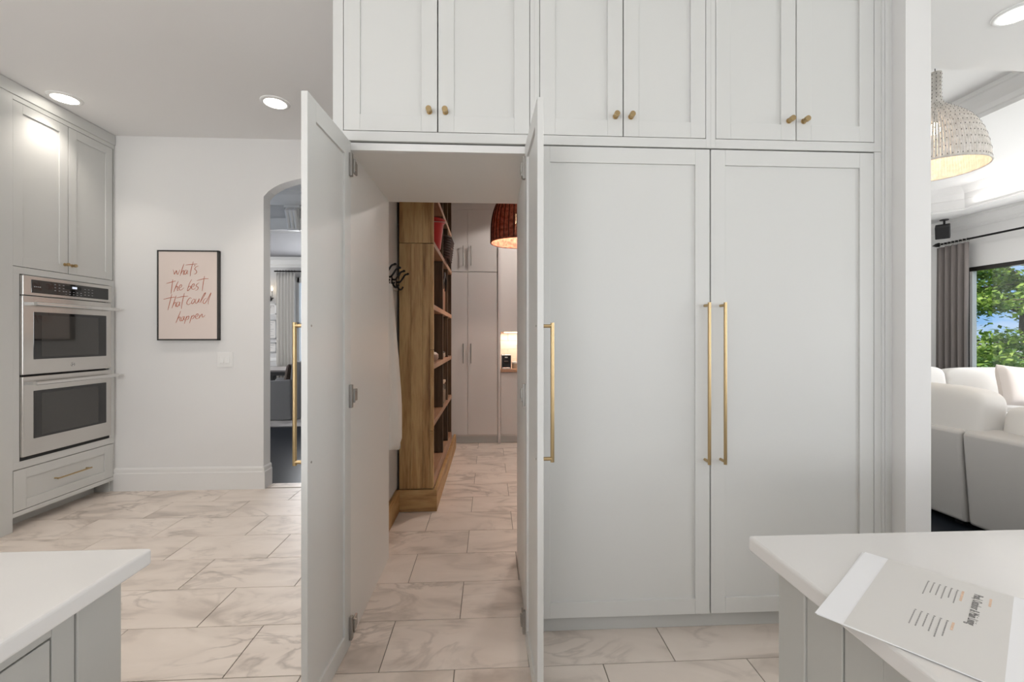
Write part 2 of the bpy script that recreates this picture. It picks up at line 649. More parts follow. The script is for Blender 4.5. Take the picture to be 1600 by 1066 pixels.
# --- hall and dining room seen through the arch
struct(bx(-7.1, -.84, 4.19, 9.52, -.12, -.006).build('floor_dining', 'darkfl'))
CX = -2.40
mb = MB()
pts = []
for i in range(33):
    t = i / 32
    pts.append((CX - 1.3 + 2.6 * t, 2.25 + .40 * math.sqrt(max(0, 1 - (2 * t - 1) ** 2))))
mb.prism(pts + [(CX + 1.3, 3.12), (CX - 1.3, 3.12)], 'y', 5.5, 5.62)
mb.box(-7.1, CX - 1.3, 5.5, 5.62, -.006, 3.12)
mb.box(CX + 1.3, -.84, 5.5, 5.62, -.006, 3.12)
hallw = struct(mb.build('wall_hall_arch', 'dwall'))
mb = MB()                                                  # raised band that follows the arch
out = [(x, z + .14) for x, z in pts]
for (a, b), (c, d) in zip(zip(pts, pts[1:]), zip(out, out[1:])):
    mb.prism([a, b, d, c], 'y', 5.47, 5.5)
mb.build('arch_band', 'trim', hallw)
mb = MB()
cp = [(0, 2.95), (-.02, 2.95), (-.03, 3.0), (-.07, 3.06), (-.1, 3.09), (-.1, 3.12), (0, 3.12)]
mb.prism([(5.5 + a, b) for a, b in cp], 'x', -7.0, -.85)
mb.build('crown', 'trim', hallw)
mb = MB()                                                  # scrolled keystone
for sx in (-.045, 0, .045):
    mb.tube([(CX + .03 + sx, 5.44, 2.90), (CX + .03 + sx, 5.40, 2.86), (CX + .03 + sx, 5.43, 2.78), (CX + .03 + sx, 5.455, 2.66)], [.026, .03, .026, .02], 8)
mb.box(CX - .06, CX + .12, 5.41, 5.5, 2.90, 2.93)
mb.box(CX - .04, CX + .10, 5.45, 5.5, 2.64, 2.92)
mb.build('keystone', 'trim', hallw, bevel=.004)
struct(bx(-7.1, -.84, 5.62, 9.52, 3.0, 3.1).build('ceiling_dining', 'darkceil'))
struct(bx(-7.1, -4.06, 4.17, 5.62, 3.12, 3.22).build('ceiling_hall', 'ceil'))
struct(bx(-7.22, -7.1, 4.05, 9.52, -.006, 3.12).build('wall_dining_left', 'dwall'))
struct(bx(-.84, -.74, 6.37, 9.52, -.006, 3.12).build('wall_dining_right', 'dwall'))
DW = (-3.99, -2.6, .75, 2.52)
dw = struct(wall_open('y', 9.4, 9.52, -7.1, -.84, -.006, 3.0, [DW]).build('wall_dining_back', 'dwall'))
mb = MB()
mb.prism([(9.4, 2.80), (9.385, 2.80), (9.38, 2.84), (9.36, 2.85), (9.31, 2.93), (9.29, 2.94), (9.29, 3.0), (9.4, 3.0)], 'x', -7.1, -.84)
mb.build('crown', 'trim', dw)
bx(-7.1, -.84, 9.375, 9.4, .0, .16).build('base', 'trim', dw)
bx(-7.1, -4.05, 9.38, 9.4, .86, .93).build('chair_rail', 'trim', dw, bevel=.005)
mb = MB()
a, b, c, d = DW
for q in ((a - .07, a + .04, c - .06, d + .07), (b - .04, b + .07, c - .06, d + .07), (a, b, c - .06, c + .04), (a, b, d - .04, d + .07), (a, b, 1.62, 1.66)):
    mb.box(q[0], q[1], 9.38, 9.46, q[2], q[3])
w = struct(mb.build('window_5', 'trim'))
bx(a + .04, b - .04, 9.44, 9.445, c + .04, d - .04).build('pane', 'glass', w)

# --- living room: floor, window wall, stepped tray ceiling
struct(bx(1.98, 7.47, -4.12, 7.72, -.12, -.006).build('floor_living', 'darkfl'))
LW = [(1.2, 6.44, .45, 2.42), (-3.2, .4, .45, 2.42)]
lw = struct(wall_open('x', 7.35, 7.47, -4.12, 7.72, -.006, 3.75, LW).build('wall_window', 'wall'))
mb = MB()
mb.prism([(7.35, 3.02), (7.335, 3.02), (7.33, 3.05), (7.30, 3.07), (7.25, 3.15), (7.23, 3.16), (7.23, 3.2), (7.35, 3.2)], 'y', 2.77, 7.6)
mb.build('crown', 'trim', lw)
for i, (a, b, c, d) in enumerate(LW):
    mb = MB()
    for q in ((a, b, c, c + .06), (a, b, d - .06, d), ((a + b) / 2 - .03, (a + b) / 2 + .03, c + .06, d - .06), (b - .012, b, c + .06, d - .06)):
        mb.box(7.37, 7.45, q[0], q[1], q[2], q[3])
    w = struct(mb.build('window_%d' % (6 + i), 'winfr'))
    for u0, u1 in ((a + .05, (a + b) / 2 - .03), ((a + b) / 2 + .03, b - .05)):
        bx(7.40, 7.406, u0, u1, c + .06, d - .06).build('pane', 'glass', w)
    mb = MB()
    mb.box(7.375, 7.445, b - .05, b - .0125, c + .061, d - .061)      # pale jambs beside the glass
    mb.box(7.375, 7.445, a, a + .05, c + .061, d - .061)
    mb.build('jamb', 'trim', w)
struct(bx(1.985, 7.35, 7.6, 7.72, -.006, 3.75).build('wall_living_far', 'wall'))


def octa(x0, x1, y0, y1, c):
    return [(x1, y0 + .3), (x1, y1 - c), (x1 - c, y1), (x0 + c, y1), (x0, y1 - c), (x0, y0 + .3), (x0 + .3, y0), (x1 - .3, y0)]


def octa_off(p, d):
    x0, x1, y0, y1, c = p
    return octa(x0 + d, x1 - d, y0, y1 - d, c - d * .586)


O1 = (2.3, 6.87, 2.766, 7.07, .97)
O2 = (2.6, 4.94, 2.766, 5.3, .6)


def rings(mb, p, prof):
    base = len(mb.v)
    for d, z in prof:
        mb.v += [(x, y, z) for x, y in octa_off(p, d)]
    for j in range(len(prof) - 1):
        for i in range(8):
            i2 = (i + 1) % 8
            mb.f.append((base + j * 8 + i, base + j * 8 + i2, base + (j + 1) * 8 + i2, base + (j + 1) * 8 + i))


mb = MB()
o1 = [(x, y, 3.2) for x, y in octa(*O1)]
rc = [(7.35, 2.765, 3.2), (7.35, 7.6, 3.2), (1.985, 7.6, 3.2), (1.985, 2.765, 3.2)]
mb.add(o1 + rc, [(0, 8, 9, 1), (1, 9, 2), (2, 9, 10, 3), (3, 10, 4), (4, 10, 11, 5), (5, 11, 6), (6, 11, 8, 7), (7, 8, 0)])
rings(mb, O1, [(0, 3.2), (-.02, 3.225), (-.10, 3.25), (-.10, 3.38), (-.085, 3.38), (-.085, 3.46), (-.06, 3.50), (-.02, 3.54), (0, 3.56)])
o1b = [(x, y, 3.56) for x, y in octa(*O1)]
o2b = [(x, y, 3.56) for x, y in octa(*O2)]
mb.add(o1b + o2b, [(i, (i + 1) % 8, 8 + (i + 1) % 8, 8 + i) for i in range(8)])
rings(mb, O2, [(0, 3.56), (0, 3.60), (.015, 3.61), (.02, 3.66), (.06, 3.70), (.10, 3.75), (.12, 3.76), (.12, 3.80)])
mb.add([(x, y, 3.80) for x, y in octa_off(O2, .12)], [tuple(range(8))])
mb.box(1.985, 7.35, 2.70, 2.764, 3.221, 3.9)
struct(mb.build('ceiling_living', 'ceil', fix=False))
struct(bx(1.98, 7.47, 2.70, 7.72, 3.95, 4.0).build('roof_living', 'ceil'))

# ================================================================== CABINET JOINERY HELPERS
def mapper(kind, f):
    if kind == 'y':                       # faces -Y, u along X
        return lambda mb, u0, u1, d0, d1, z0, z1: mb.box(u0, u1, f + d0, f + d1, z0, z1)
    if kind == 'x':                       # faces +X, u along Y
        return lambda mb, u0, u1, d0, d1, z0, z1: mb.box(f - d0, f - d1, u0, u1, z0, z1)
    return lambda mb, u0, u1, d0, d1, z0, z1: mb.box(f + d0, f + d1, u0, u1, z0, z1)   # faces -X


def shaker(name, parent, kind, f, u0, u1, z0, z1, m='cab', sw=.066, t=.022, rec=.009, gap=.0025, rw=None):
    bxm = mapper(kind, f)
    rw = rw or sw
    u0, u1, z0, z1 = u0 + gap, u1 - gap, z0 + gap, z1 - gap
    mb = MB()
    bxm(mb, u0, u0 + sw, 0, t, z0, z1)
    bxm(mb, u1 - sw, u1, 0, t, z0, z1)
    bxm(mb, u0 + sw, u1 - sw, 0, t, z0, z0 + rw)
    bxm(mb, u0 + sw, u1 - sw, 0, t, z1 - rw, z1)
    d = mb.build(name, m, parent, bevel=.0012)
    mb = MB()
    bxm(mb, u0 + sw - .004, u1 - sw + .004, rec, t - .004, z0 + rw - .004, z1 - rw + .004)
    mb.build('panel', m, d)
    return d


def knob(parent, kind, f, u, z, name='knob'):
    mb = MB()
    for p, q, r in ((0, .004, .0125), (.004, .020, .0085), (.020, .034, .0125)):
        if kind == 'y':
            mb.cyl((u, f - p, z), (u, f - q, z), r, 20)
        else:
            mb.cyl((f + p, u, z), (f + q, u, z), r, 20)
    return mb.build(name, 'brassd', parent, bevel=.001)


def bar_pull(parent, pts, name='handle', r=.0062, m='brass'):
    """pts: bar start, bar end, offset vector back to the door face"""
    a, b, off = [Vector(p) for p in pts]
    d = (b - a).normalized()
    mb = MB().cyl(a, b, r, 14)
    for p in (a + d * .012, b - d * .012):
        c = p + off
        mb.cyl(p, c, r * .92, 12)
    return mb.build(name, m, parent, smooth='auto')


# ================================================================== BUILT-IN WALL OF CABINETS
YBK = 2.62
ups = [(-.682, .2, -.638, -.2285, .180, 'above the open pantry doorway'),
       (.2, 1.005, .2215, .601, .983, 'above the tall panel next to the pantry doorway'),
       (1.005, 1.815, 1.0265, 1.407, 1.782, 'above the tall panel next to the white wall end')]
for x0, x1, a, mid, b, where in ups:
    t = thing('upper_cabinet', ((x0 + x1) / 2, 2.3, 2.21), 'white shaker two-door upper cabinet ' + where, 'cabinet', 'upper cabinets over the built-in wall')
    mb = MB()
    mb.box(x0, a, YC, YC + .02, 2.21, 3.118)
    mb.box(b, x1, YC, YC + .02, 2.21, 3.118)
    mb.box(a, b, YC, YC + .02, 2.21, 2.252)
    mb.box(a, b, YC, YC + .02, 2.99, 3.118)
    mb.build('face_frame', 'cab', t, bevel=.001)
    mb = MB()
    mb.box(x0 + .002, x0 + .02, YC + .02, YBK, 2.235, 3.1)
    mb.box(x1 - .02, x1 - .002, YC + .02, YBK, 2.235, 3.1)
    mb.box(x0 + .02, x1 - .02, YC + .02, YBK, 2.235, 2.25)
    mb.box(x0 + .02, x1 - .02, YC + .02, YBK, 3.08, 3.1)
    mb.box(x0 + .02, x1 - .02, YBK - .01, YBK, 2.25, 3.08)
    mb.build('body', 'cab', t)
    for u0, u1, ku in ((a, mid, mid - .036), (mid, b, mid + .034)):
        d = shaker('door', t, 'y', YC, u0, u1, 2.252, 2.99, sw=.069, rw=.072)
        knob(d, 'y', YC, ku, 2.342)

talls = [(.2, 1.003, .2005, 1.002, .977, 'tall flat shaker panel door with long brass pull next to the open pantry doorway'),
         (1.003, 1.815, 1.0035, 1.781, 1.05, 'tall flat shaker panel door with long brass pull next to the white wall end')]
for x0, x1, a, b, hu, lab in talls:
    t = thing('tall_cabinet', ((x0 + x1) / 2, 2.3, 0), lab, 'cabinet', 'tall panelled built-ins')
    mb = MB()
    mb.box(x0 + .01, x1 - .002, YC + .03, YBK, .088, 2.20)
    mb.build('body', 'cab', t)
    if x1 > 1.5:
        bx(b, x1, YC, YC + .03, 0, 2.2085).build('side_stile', 'cab', t, bevel=.001)
    bx(x0 + .0, x1 - .0, 2.015, 2.035, 0.001, .088).build('toe_kick', 'toe', t)
    d = shaker('door', t, 'y', YC, a, b, .09, 2.206, sw=.0665, rw=.07)
    bar_pull(d, [(hu, YC - .042, .782), (hu, YC - .042, 1.505), (0, .042, 0)], r=.0072)

# narrow moulding between the cabinets and the wall end
mb = MB()
mb.box(1.815, 1.829, YC - .004, YC + .05, 0, 3.118)
mb.box(1.829, 1.848, YC - .007, YC + .05, 0, 3.118)
mb.box(1.848, 1.865, YC - .004, YC + .05, 0, 3.118)
struct(mb.build('trim_1', 'cab', bevel=.002))

# --- the walk-through cabinet (open pantry doorway)
XL, XR = -.615, .170
pc = thing('pantry_doorway_cabinet', (-.22, 2.3, 0), 'white walk-through cabinet doorway with both shaker doors swung open to the pantry', 'doorway')
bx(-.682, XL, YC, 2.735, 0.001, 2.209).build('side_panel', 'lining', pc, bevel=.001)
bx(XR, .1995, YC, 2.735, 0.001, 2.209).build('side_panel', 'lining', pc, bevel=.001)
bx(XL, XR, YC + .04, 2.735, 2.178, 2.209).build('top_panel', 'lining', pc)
bx(XL, XR, YC + .012, YC + .04, 2.172, 2.205).build('header_rail', 'trim', pc, bevel=.001)


def leaf(hx, ang, side):
    """open door leaf; local x = along the leaf away from the hinge, local y = thickness (0 = inner face)"""
    W, T, Z0, Z1, sw = .402, .0225, .012, 2.199, .066
    s = side
    mb = MB()
    for a, b, c, d in ((0, sw, Z0, Z1), (W - sw, W, Z0, Z1), (sw, W - sw, Z0, Z0 + .075), (sw, W - sw, Z1 - .075, Z1)):
        mb.box(a, b, 0, s * T, c, d)
    o = mb.build('door', 'cab', pc, bevel=.0012, local=True)
    o.location = Vector((hx, YC - .006, 0)) - pc.location
    o.rotation_euler = (0, 0, ang)
    bx(sw - .004, W - sw + .004, s * .0085, s * (T - .0085), Z0 + .071, Z1 - .071).build('panel', 'cab', o, local=True)
    hu = W - .028
    h = MB().cyl((hu, s * (T + .036), .90), (hu, s * (T + .036), 1.402), .0072, 14)
    for z in (.912, 1.39):
        h.cyl((hu, s * T, z), (hu, s * (T + .036), z), .0066, 12)
        MB().cyl((hu, 0, z), (hu, -s * .0015, z), .004, 10).build('screw', 'nickel', o, local=True)
    h.build('handle', 'brass', o, local=True, smooth='auto')
    for z in (2.095, 1.095, .095):
        m2 = MB().box(.004, .024, -s * .013, 0, z - .05, z + .05)
        m2.box(-.018, .004, -s * .02, -s * .008, z - .018, z + .022)
        m2.cyl((-.002, -s * .014, z - .03), (-.002, -s * .014, z + .03), .005, 10)
        m2.box(-.05, -.012, -s * .012, -s * .003, z - .026, z + .026)
        m2.build('hinge', 'nickel', o, local=True, bevel=.002)
    return o


leaf(-.603, R(-93.2), -1)          # inner face looks towards +X
leaf(.157, R(-88.4), 1)

# ================================================================== OVEN WALL (left)
oc = thing('oven_cabinet', (-3.6, 3.65, 0), 'tall white shaker cabinet housing the double oven, with drawer below', 'cabinet')
mb = MB()
Y0, Y1, YA, YD = 3.06, 4.046, 3.218, 4.037
z_d0, z_d1 = 1.842, 2.996
f = mapper('x', XO)
f(mb, Y0, YA, 0, .03, 0.001, 3.03)                      # near stile / post
f(mb, YD, Y1, 0, .03, 0.001, 3.03)                      # far stile
f(mb, YA, YD, 0, .03, z_d1, 3.03)
f(mb, YA, YD, 0, .03, 1.795, z_d0)
f(mb, YA, 3.262, 0, .03, .478, 1.795)
f(mb, 3.992, YD, 0, .03, .478, 1.795)
f(mb, YA, YD, 0, .03, .425, .478)
f(mb, YA, YD, 0, .03, .098, .13)
mb.build('face_frame', 'cab', oc, bevel=.0015)
mb = MB()
mb.box(-3.92, XO - .03, Y0, Y0 + .02, .1, H - .003)
mb.box(-3.92, XO - .03, Y1 - .02, Y1, .0, H - .003)
mb.box(-3.92, -3.9, Y0, Y1, .1, H - .003)
mb.box(-3.9, XO - .03, Y0 + .02, Y1 - .02, .1, .12)
mb.box(-3.9, XO - .03, Y0 + .02, Y1 - .02, 1.81, 1.83)
mb.box(-3.9, XO - .03, Y0 + .02, Y1 - .02, .44, .46)
mb.build('body', 'cab', oc)
bx(XO - .03, XO - .0, Y0, Y0 + .012, 0, 3.03).build('post_bead', 'cab', oc, bevel=.004)
bx(XO - .16, XO - .14, YA - .02, YD - .03, .001, .1).build('toe_kick', 'toe', oc)
mb = MB()
mb.box(XO - .03, XO + .008, 2.2, Y1, 3.03, H - .003)
mb.build('crown', 'cab', oc, bevel=.003)
ym = 3.621
for u0, u1, ku in ((YA - .004, ym, ym - .03), (ym, YD - .008, ym + .03)):
    d = shaker('door', oc, 'x', XO, u0, u1, z_d0, z_d1, sw=.066, rw=.066, gap=.004)
    knob(d, 'x', XO, ku, 1.912)
d = shaker('drawer', oc, 'x', XO, YA, YD, .13, .424, sw=.085, rw=.068, gap=.004)
bar_pull(d, [(XO + .034, 3.50, .284), (XO + .034, 3.785, .284), (-.034, 0, 0)], r=.0058)

ov = thing('double_wall_oven', (-3.5, 3.627, .478), 'stainless steel double wall oven with black glass windows in the tall cabinet', 'oven')
OY0, OY1 = 3.264, 3.990
bx(-3.86, XO - .02, OY0 + .01, OY1 - .01, .48, 1.79).build('body', 'ovinner', ov)
bx(XO - .02, XO + .002, OY0, OY1, .479, .503).build('bottom_vent', 'ovinner', ov)
cp_ = bx(XO - .02, XO + .022, OY0, OY1, 1.648, 1.788).build('control_panel', 'steel', ov, bevel=.004)
gl_ = bx(XO + .018, XO + .0245, OY0 + .055, OY1 - .035, 1.668, 1.763).build('control_glass', 'blackgl', cp_, bevel=.003)
bx(XO + .0245, XO + .0252, 3.565, 3.70, 1.722, 1.748).build('display', 'ovinner', cp_)
bx(XO + .0252, XO + .0258, 3.625, 3.665, 1.728, 1.744).build('clock_digits', 'disp', cp_)
for (a, b, n, rows) in ((3.49, 3.555, 3, (1.745, 1.722, 1.70)), (3.575, 3.70, 5, (1.70, 1.682)), (3.735, 3.80, 3, (1.735, 1.712, 1.69))):
    for i in range(n):
        for z in rows:
            y = a + (b - a) * i / (n - 1)
            bx(XO + .0245, XO + .0252, y - .006, y + .006, z - .0022, z + .0022).build('touch_key', 'btn', cp_)


def text_mesh(body, name, m, parent, size, mw, sx=1.0):
    """flat lettering as a mesh; mw = 4x4 matrix in world space (text x, y, normal)"""
    cu = bpy.data.curves.new('lettering', 'FONT')
    cu.body = body
    cu.size = size
    cu.extrude = .0002
    to = bpy.data.objects.new('lettering_tmp', cu)
    COL.objects.link(to)
    bpy.context.view_layer.update()
    me = bpy.data.meshes.new_from_object(to.evaluated_get(bpy.context.evaluated_depsgraph_get()))
    bpy.data.objects.remove(to)
    me.name = name
    o0 = org(parent)
    me.transform(Matrix.Translation(-o0) @ mw @ Matrix.Diagonal((sx, 1, 1, 1)))
    me.materials.clear()
    me.materials.append(M[m])
    o = bpy.data.objects.new(name, me)
    COL.objects.link(o)
    o.parent = parent
    return o


def frame_mat(o, x, y):
    x, y = Vector(x).normalized(), Vector(y).normalized()
    z = x.cross(y)
    return Matrix(((x.x, y.x, z.x, o[0]), (x.y, y.y, z.y, o[1]), (x.z, y.z, z.z, o[2]), (0, 0, 0, 1)))


for k in range(4):                                          # tiny maker's mark, too small to read
    bx(XO + .0245, XO + .0252, 3.335 + k * .013, 3.344 + k * .013, 1.709, 1.717).build('brand_mark', 'btn', cp_)

for z0, z1, wz0, wz1, hz in ((1.083, 1.644, 1.190, 1.532, 1.588), (.505, 1.070, .622, .965, 1.022)):
    d = bx(XO - .018, XO + .020, OY0, OY1, z0, z1).build('oven_door', 'steel', ov, bevel=.004)
    bx(XO + .016, XO + .0222, OY0 + .072, OY1 - .052, wz0, wz1).build('window_surround', 'blackgl', d, bevel=.004)
    bx(XO + .0215, XO + .0228, OY0 + .128, OY1 - .13, wz0 + .018, wz1 - .022).build('window', 'ovwin', d)
    mb = MB().cyl((XO + .075, OY0 + .03, hz), (XO + .075, OY1 + .0, hz), .0135, 18)
    for y in (OY0 + .055, OY1 - .03):
        mb.box(XO + .016, XO + .075, y - .016, y + .016, hz - .011, hz + .011)
    mb.build('handle', 'steelh', d, smooth='auto')
    if z0 > 1:
        bd = MB().cyl((XO + .019, 3.635, 1.137), (XO + .0235, 3.635, 1.137), .0165, 28).build('badge', 'steelh', d, bevel=.0008)
    else:
        continue
    mb = MB()
    cy, cz = 3.635, 1.137
    ringp = [(XO + .0238, cy + .0135 * math.cos(t), cz + .0135 * math.sin(t)) for t in [i * 2 * math.pi / 28 for i in range(29)]]
    mb.tube(ringp, .0009, 5)
    g = [(-.002, .006), (-.006, .007), (-.009, .001), (-.007, -.006), (-.003, -.005), (-.001, 0), (-.004, .001)]
    e = [(.002, .001), (.006, .003), (.007, .006), (.004, .007), (.002, .003), (.003, -.004), (.007, -.005), (.010, -.001)]
    for st in (g, e):
        mb.tube([(XO + .0238, cy + a, cz + b) for a, b in st], .0009, 5)
    mb.build('badge_monogram', 'ovinner', d)

# neighbouring counter run, only its end shows at the frame edge
bc = thing('base_cabinet', (-3.6, 2.6, 0), 'white base cabinet run beside the tall oven cabinet', 'cabinet')
bx(-3.92, XO - .02, .6, 3.05, .1, .885).build('body', 'cab', bc)
bx(-3.92, XO - .09, .6, 3.05, .001, .1).build('toe_kick', 'toe', bc)
for i in range(4):
    d = shaker('door', bc, 'x', XO, .62 + i * .605, 1.22 + i * .605, .11, .87)
    knob(d, 'x', XO, 1.17 + i * .605, .80)
tag(bx(-3.935, XO + .02, .6, 3.056, .887, .925).build('countertop', 'quartz', bevel=.004), 'white quartz worktop butting against the tall oven cabinet', 'countertop')

# ================================================================== END WALL: PICTURE AND SWITCH
cv = lambda u, v: (-2.898 + (u - 50) / 490 * .505, 2.105 - (v - 50) / 735 * .775)   # canvas coords (x, z) from lettering layout
ar = thing('framed_sign', (-2.645, YB - .02, 1.30), 'blush canvas sign with terracotta script lettering in a thin dark frame', 'picture')
fx0, fx1, fz0, fz1, FY = -2.906, -2.385, 1.322, 2.113, YB - .036
mb = MB()
for a, b, c, d in ((fx0, fx0 + .012, fz0, fz1), (fx1 - .012, fx1, fz0, fz1), (fx0, fx1, fz0, fz0 + .012), (fx0, fx1, fz1 - .012, fz1)):
    mb.box(a, b, FY, YB - .001, c, d)
mb.build('frame', 'frame', ar, bevel=.001)
bx(fx0 + .012, fx1 - .012, FY + .004, YB - .004, fz0 + .012, fz1 - .012).build('canvas', 'canvas', ar)
W1 = [[(172, 205), (180, 222), (182, 243), (193, 225), (200, 212), (204, 235), (212, 243), (222, 222), (228, 205)],
      [(262, 155), (245, 205), (230, 255)], [(236, 240), (250, 215), (262, 212), (258, 230), (256, 245), (264, 243)],
      [(288, 208), (275, 208), (265, 228), (270, 243), (282, 232), (290, 210), (287, 236), (298, 238)],
      [(339, 136), (320, 205), (313, 258)], [(275, 165), (320, 160), (370, 155)], [(352, 164), (349, 176)],
      [(380, 172), (362, 180), (350, 198), (362, 210), (366, 225), (356, 238), (345, 238)]]
W2 = [[(170, 286), (162, 350), (155, 405)], [(117, 320), (160, 308), (195, 298)],
      [(215, 300), (195, 345), (178, 390)], [(184, 372), (200, 345), (210, 345), (207, 365), (208, 378), (218, 372)],
      [(220, 360), (240, 347), (243, 332), (232, 331), (221, 352), (225, 371), (240, 372), (262, 354)],
      [(325, 285), (305, 325), (290, 378), (305, 370), (318, 350), (310, 340), (295, 355)],
      [(325, 352), (345, 337), (346, 322), (333, 326), (322, 347), (329, 365), (344, 366), (359, 353)],
      [(388, 312), (368, 325), (362, 340), (378, 350), (372, 370), (355, 375)],
      [(431, 256), (420, 320), (412, 382)], [(368, 295), (420, 280), (465, 277)]]
W3 = [[(163, 408), (145, 480), (130, 542)], [(92, 452), (150, 438), (190, 432)],
      [(198, 420), (180, 475), (163, 525)], [(170, 505), (185, 480), (197, 478), (193, 500), (195, 512), (205, 505)],
      [(225, 475), (210, 475), (200, 500), (208, 512), (220, 495), (228, 473), (224, 500), (233, 505)],
      [(266, 398), (250, 465), (240, 530)], [(198, 440), (250, 428), (295, 425)],
      [(325, 445), (312, 438), (292, 460), (285, 485), (300, 495), (320, 480)],
      [(340, 450), (325, 470), (330, 488), (348, 470), (350, 450), (338, 448)],
      [(362, 445), (355, 475), (365, 483), (380, 462), (388, 445), (383, 470), (392, 478)],
      [(400, 470), (430, 420), (440, 395), (425, 410), (400, 465), (405, 480)],
      [(448, 440), (430, 450), (418, 475), (430, 485), (450, 460), (485, 395), (465, 460), (462, 492)]]
W4 = [[(235, 548), (215, 600), (195, 648)], [(203, 628), (220, 602), (232, 600), (228, 620), (232, 632), (243, 625)],
      [(262, 595), (248, 598), (240, 620), (248, 630), (258, 612), (265, 593), (262, 618), (270, 622)],
      [(285, 590), (275, 620), (265, 655)], [(275, 622), (290, 595), (302, 592), (298, 612), (282, 622)],
      [(328, 585), (318, 615), (308, 650)], [(318, 615), (332, 590), (345, 585), (342, 605), (325, 617)],
      [(358, 598), (376, 587), (378, 572), (366, 575), (355, 595), (362, 611), (376, 611), (389, 600)],
      [(392, 578), (390, 600), (385, 608)], [(390, 600), (405, 578), (412, 575), (412, 595), (420, 598), (437, 582)]]


def smooth_curve(p, k=6):
    out = []
    q = [p[0]] + list(p) + [p[-1]]
    for i in range(1, len(q) - 2):
        p0, p1, p2, p3 = q[i - 1], q[i], q[i + 1], q[i + 2]
        for j in range(k):
            t = j / k
            out.append(tuple(.5 * (2 * b + (c - a) * t + (2 * a - 5 * b + 4 * c - d) * t * t + (3 * b - a - 3 * c + d) * t ** 3) for a, b, c, d in zip(p0, p1, p2, p3)))
    out.append(tuple(p[-1]))
    return out


for wd in (W1, W2, W3, W4):
    mb = MB()
    for st in wd:
        pts = []
        for q in smooth_curve(st):
            x, z = cv(*q)
            pts.append((x, FY + .0035, z))
        n = len(pts)
        mb.tube(pts, [.0011 + .0014 * math.sin(math.pi * (i + .5) / n) for i in range(n)], 6)
    mb.build('lettering', 'script', ar)

sw = thing('light_switch', (-2.35, YB - .01, 1.10), 'white double rocker light switch plate on the end wall', 'switch')
sx0, sx1, sz0, sz1 = -2.413, -2.279, 1.085, 1.215
bx(sx0, sx1, YB - .007, YB - .0005, sz0, sz1).build('plate', 'switch', sw, bevel=.002)
for c in (sx0 + .043, sx1 - .043):
    mb = MB().prism([(YB - .006, sz0 + .032), (YB - .013, sz0 + .034), (YB - .008, sz1 - .034), (YB - .006, sz1 - .032)], 'x', c - .0165, c + .0165)
    mb.build('rocker', 'switch', sw, bevel=.001)

# ================================================================== RECESSED LIGHTS
rl = None
spots = [(-3.138, 3.43, 'beside the tall oven cabinet'), (-1.614, 3.415, 'in front of the archway wall'), (2.88, 2.27, 'near the living room opening'),
         (-3.1, 1.0, None), (-1.6, 1.0, None), (-3.1, -1.4, None), (-1.6, -1.4, None), (0, -1.4, None), (1.5, -1.4, None), (2.88, -.2, None), (2.88, -2.4, None), (0, -3.0, None)]  # those without a place text are added out of view to lift the kitchen light
for i, (x, y, lab) in enumerate(spots):
    t = thing('recessed_light', (x, y, H - .004), 'lit round recessed ceiling light ' + (lab or 'above the kitchen islands'), 'ceiling light', 'recessed ceiling lights')
    MB().lathe([(.078, .0038), (.078, -.006), (.094, -.004), (.102, .0), (.102, .0038)], (x, y, H - .004), 40).build('trim_ring', 'can', t, smooth=True)
    MB().lathe([(.0005, -.0035), (.079, -.0035), (.079, .003)], (x, y, H - .004), 40).build('lens', 'lens', t)
    lt = add_light('downlight_beam', 'SPOT', (x, y, H - .03), 15 if i == 0 else 38, (1, .92, .83), radius=.07)
    lt.data.spot_size = R(110)
    lt.data.spot_blend = .7

# ================================================================== FOREGROUND ISLANDS
CT = .92


def slab(name, x0, x1, y0, y1, lab):
    o = bx(x0, x1, y0, y1, CT - .033, CT).build(name, 'quartz', bevel=.006, seg=3)
    return tag(o, lab, 'countertop')


slab('countertop', -2.3, -.688, -1.6, .938, 'white quartz worktop with a bare corner on the grey-green island facing the oven cabinet')
slab('countertop', .560, 2.3, -1.6, .932, 'white quartz worktop with papers lying on its corner')
it = thing('kitchen_island', (-1.5, -.3, 0), 'grey-green painted island under the bare white worktop', 'island')
IX = -.722
bx(-2.2, IX - .02, -1.5, .903, .001, CT - .034).build('body', 'island', it)
bx(IX - .03, IX, .812, .905, .001, CT - .034).build('corner_post', 'island', it, bevel=.002)
mb = MB()
mb.box(IX - .03, IX - .003, .770, .8105, .001, CT - .034)
mb.box(IX - .03, IX - .003, -1.5, .770, .853, CT - .034)
mb.box(IX - .03, IX - .003, -1.5, .770, .001, .12)
mb.build('face_frame', 'island', it, bevel=.0015)
for i in range(4):
    shaker('door', it, 'x', IX - .003, .22 - i * .55, .770 - i * .55, .12, .853, m='island', sw=.075, gap=.003)
it2 = thing('kitchen_island', (1.5, -.3, 0), 'grey-green painted island under the worktop with papers', 'island')
JX = .612
bx(JX + .02, 2.2, -1.5, .905, .001, CT - .034).build('body', 'island', it2)
bx(JX, JX + .03, .83, .907, .001, CT - .034).build('corner_post', 'island', it2, bevel=.002)
mb = MB()
mb.box(JX + .004, JX + .03, .742, .8285, .001, CT - .034)
mb.box(JX + .004, JX + .03, -1.5, .742, .855, CT - .034)
mb.box(JX + .004, JX + .03, -1.5, .742, .001, .12)
mb.build('face_frame', 'island', it2, bevel=.0015)
for i in range(4):
    shaker('door', it2, '-x', JX + .004, .19 - i * .55, .740 - i * .55, .12, .855, m='island', sw=.075, gap=.003)

# --- papers on the right worktop
PT = Vector((.746, .842, 0))
XT, YT = Vector((-.8, -.6, 0)), Vector((.6, -.8, 0))


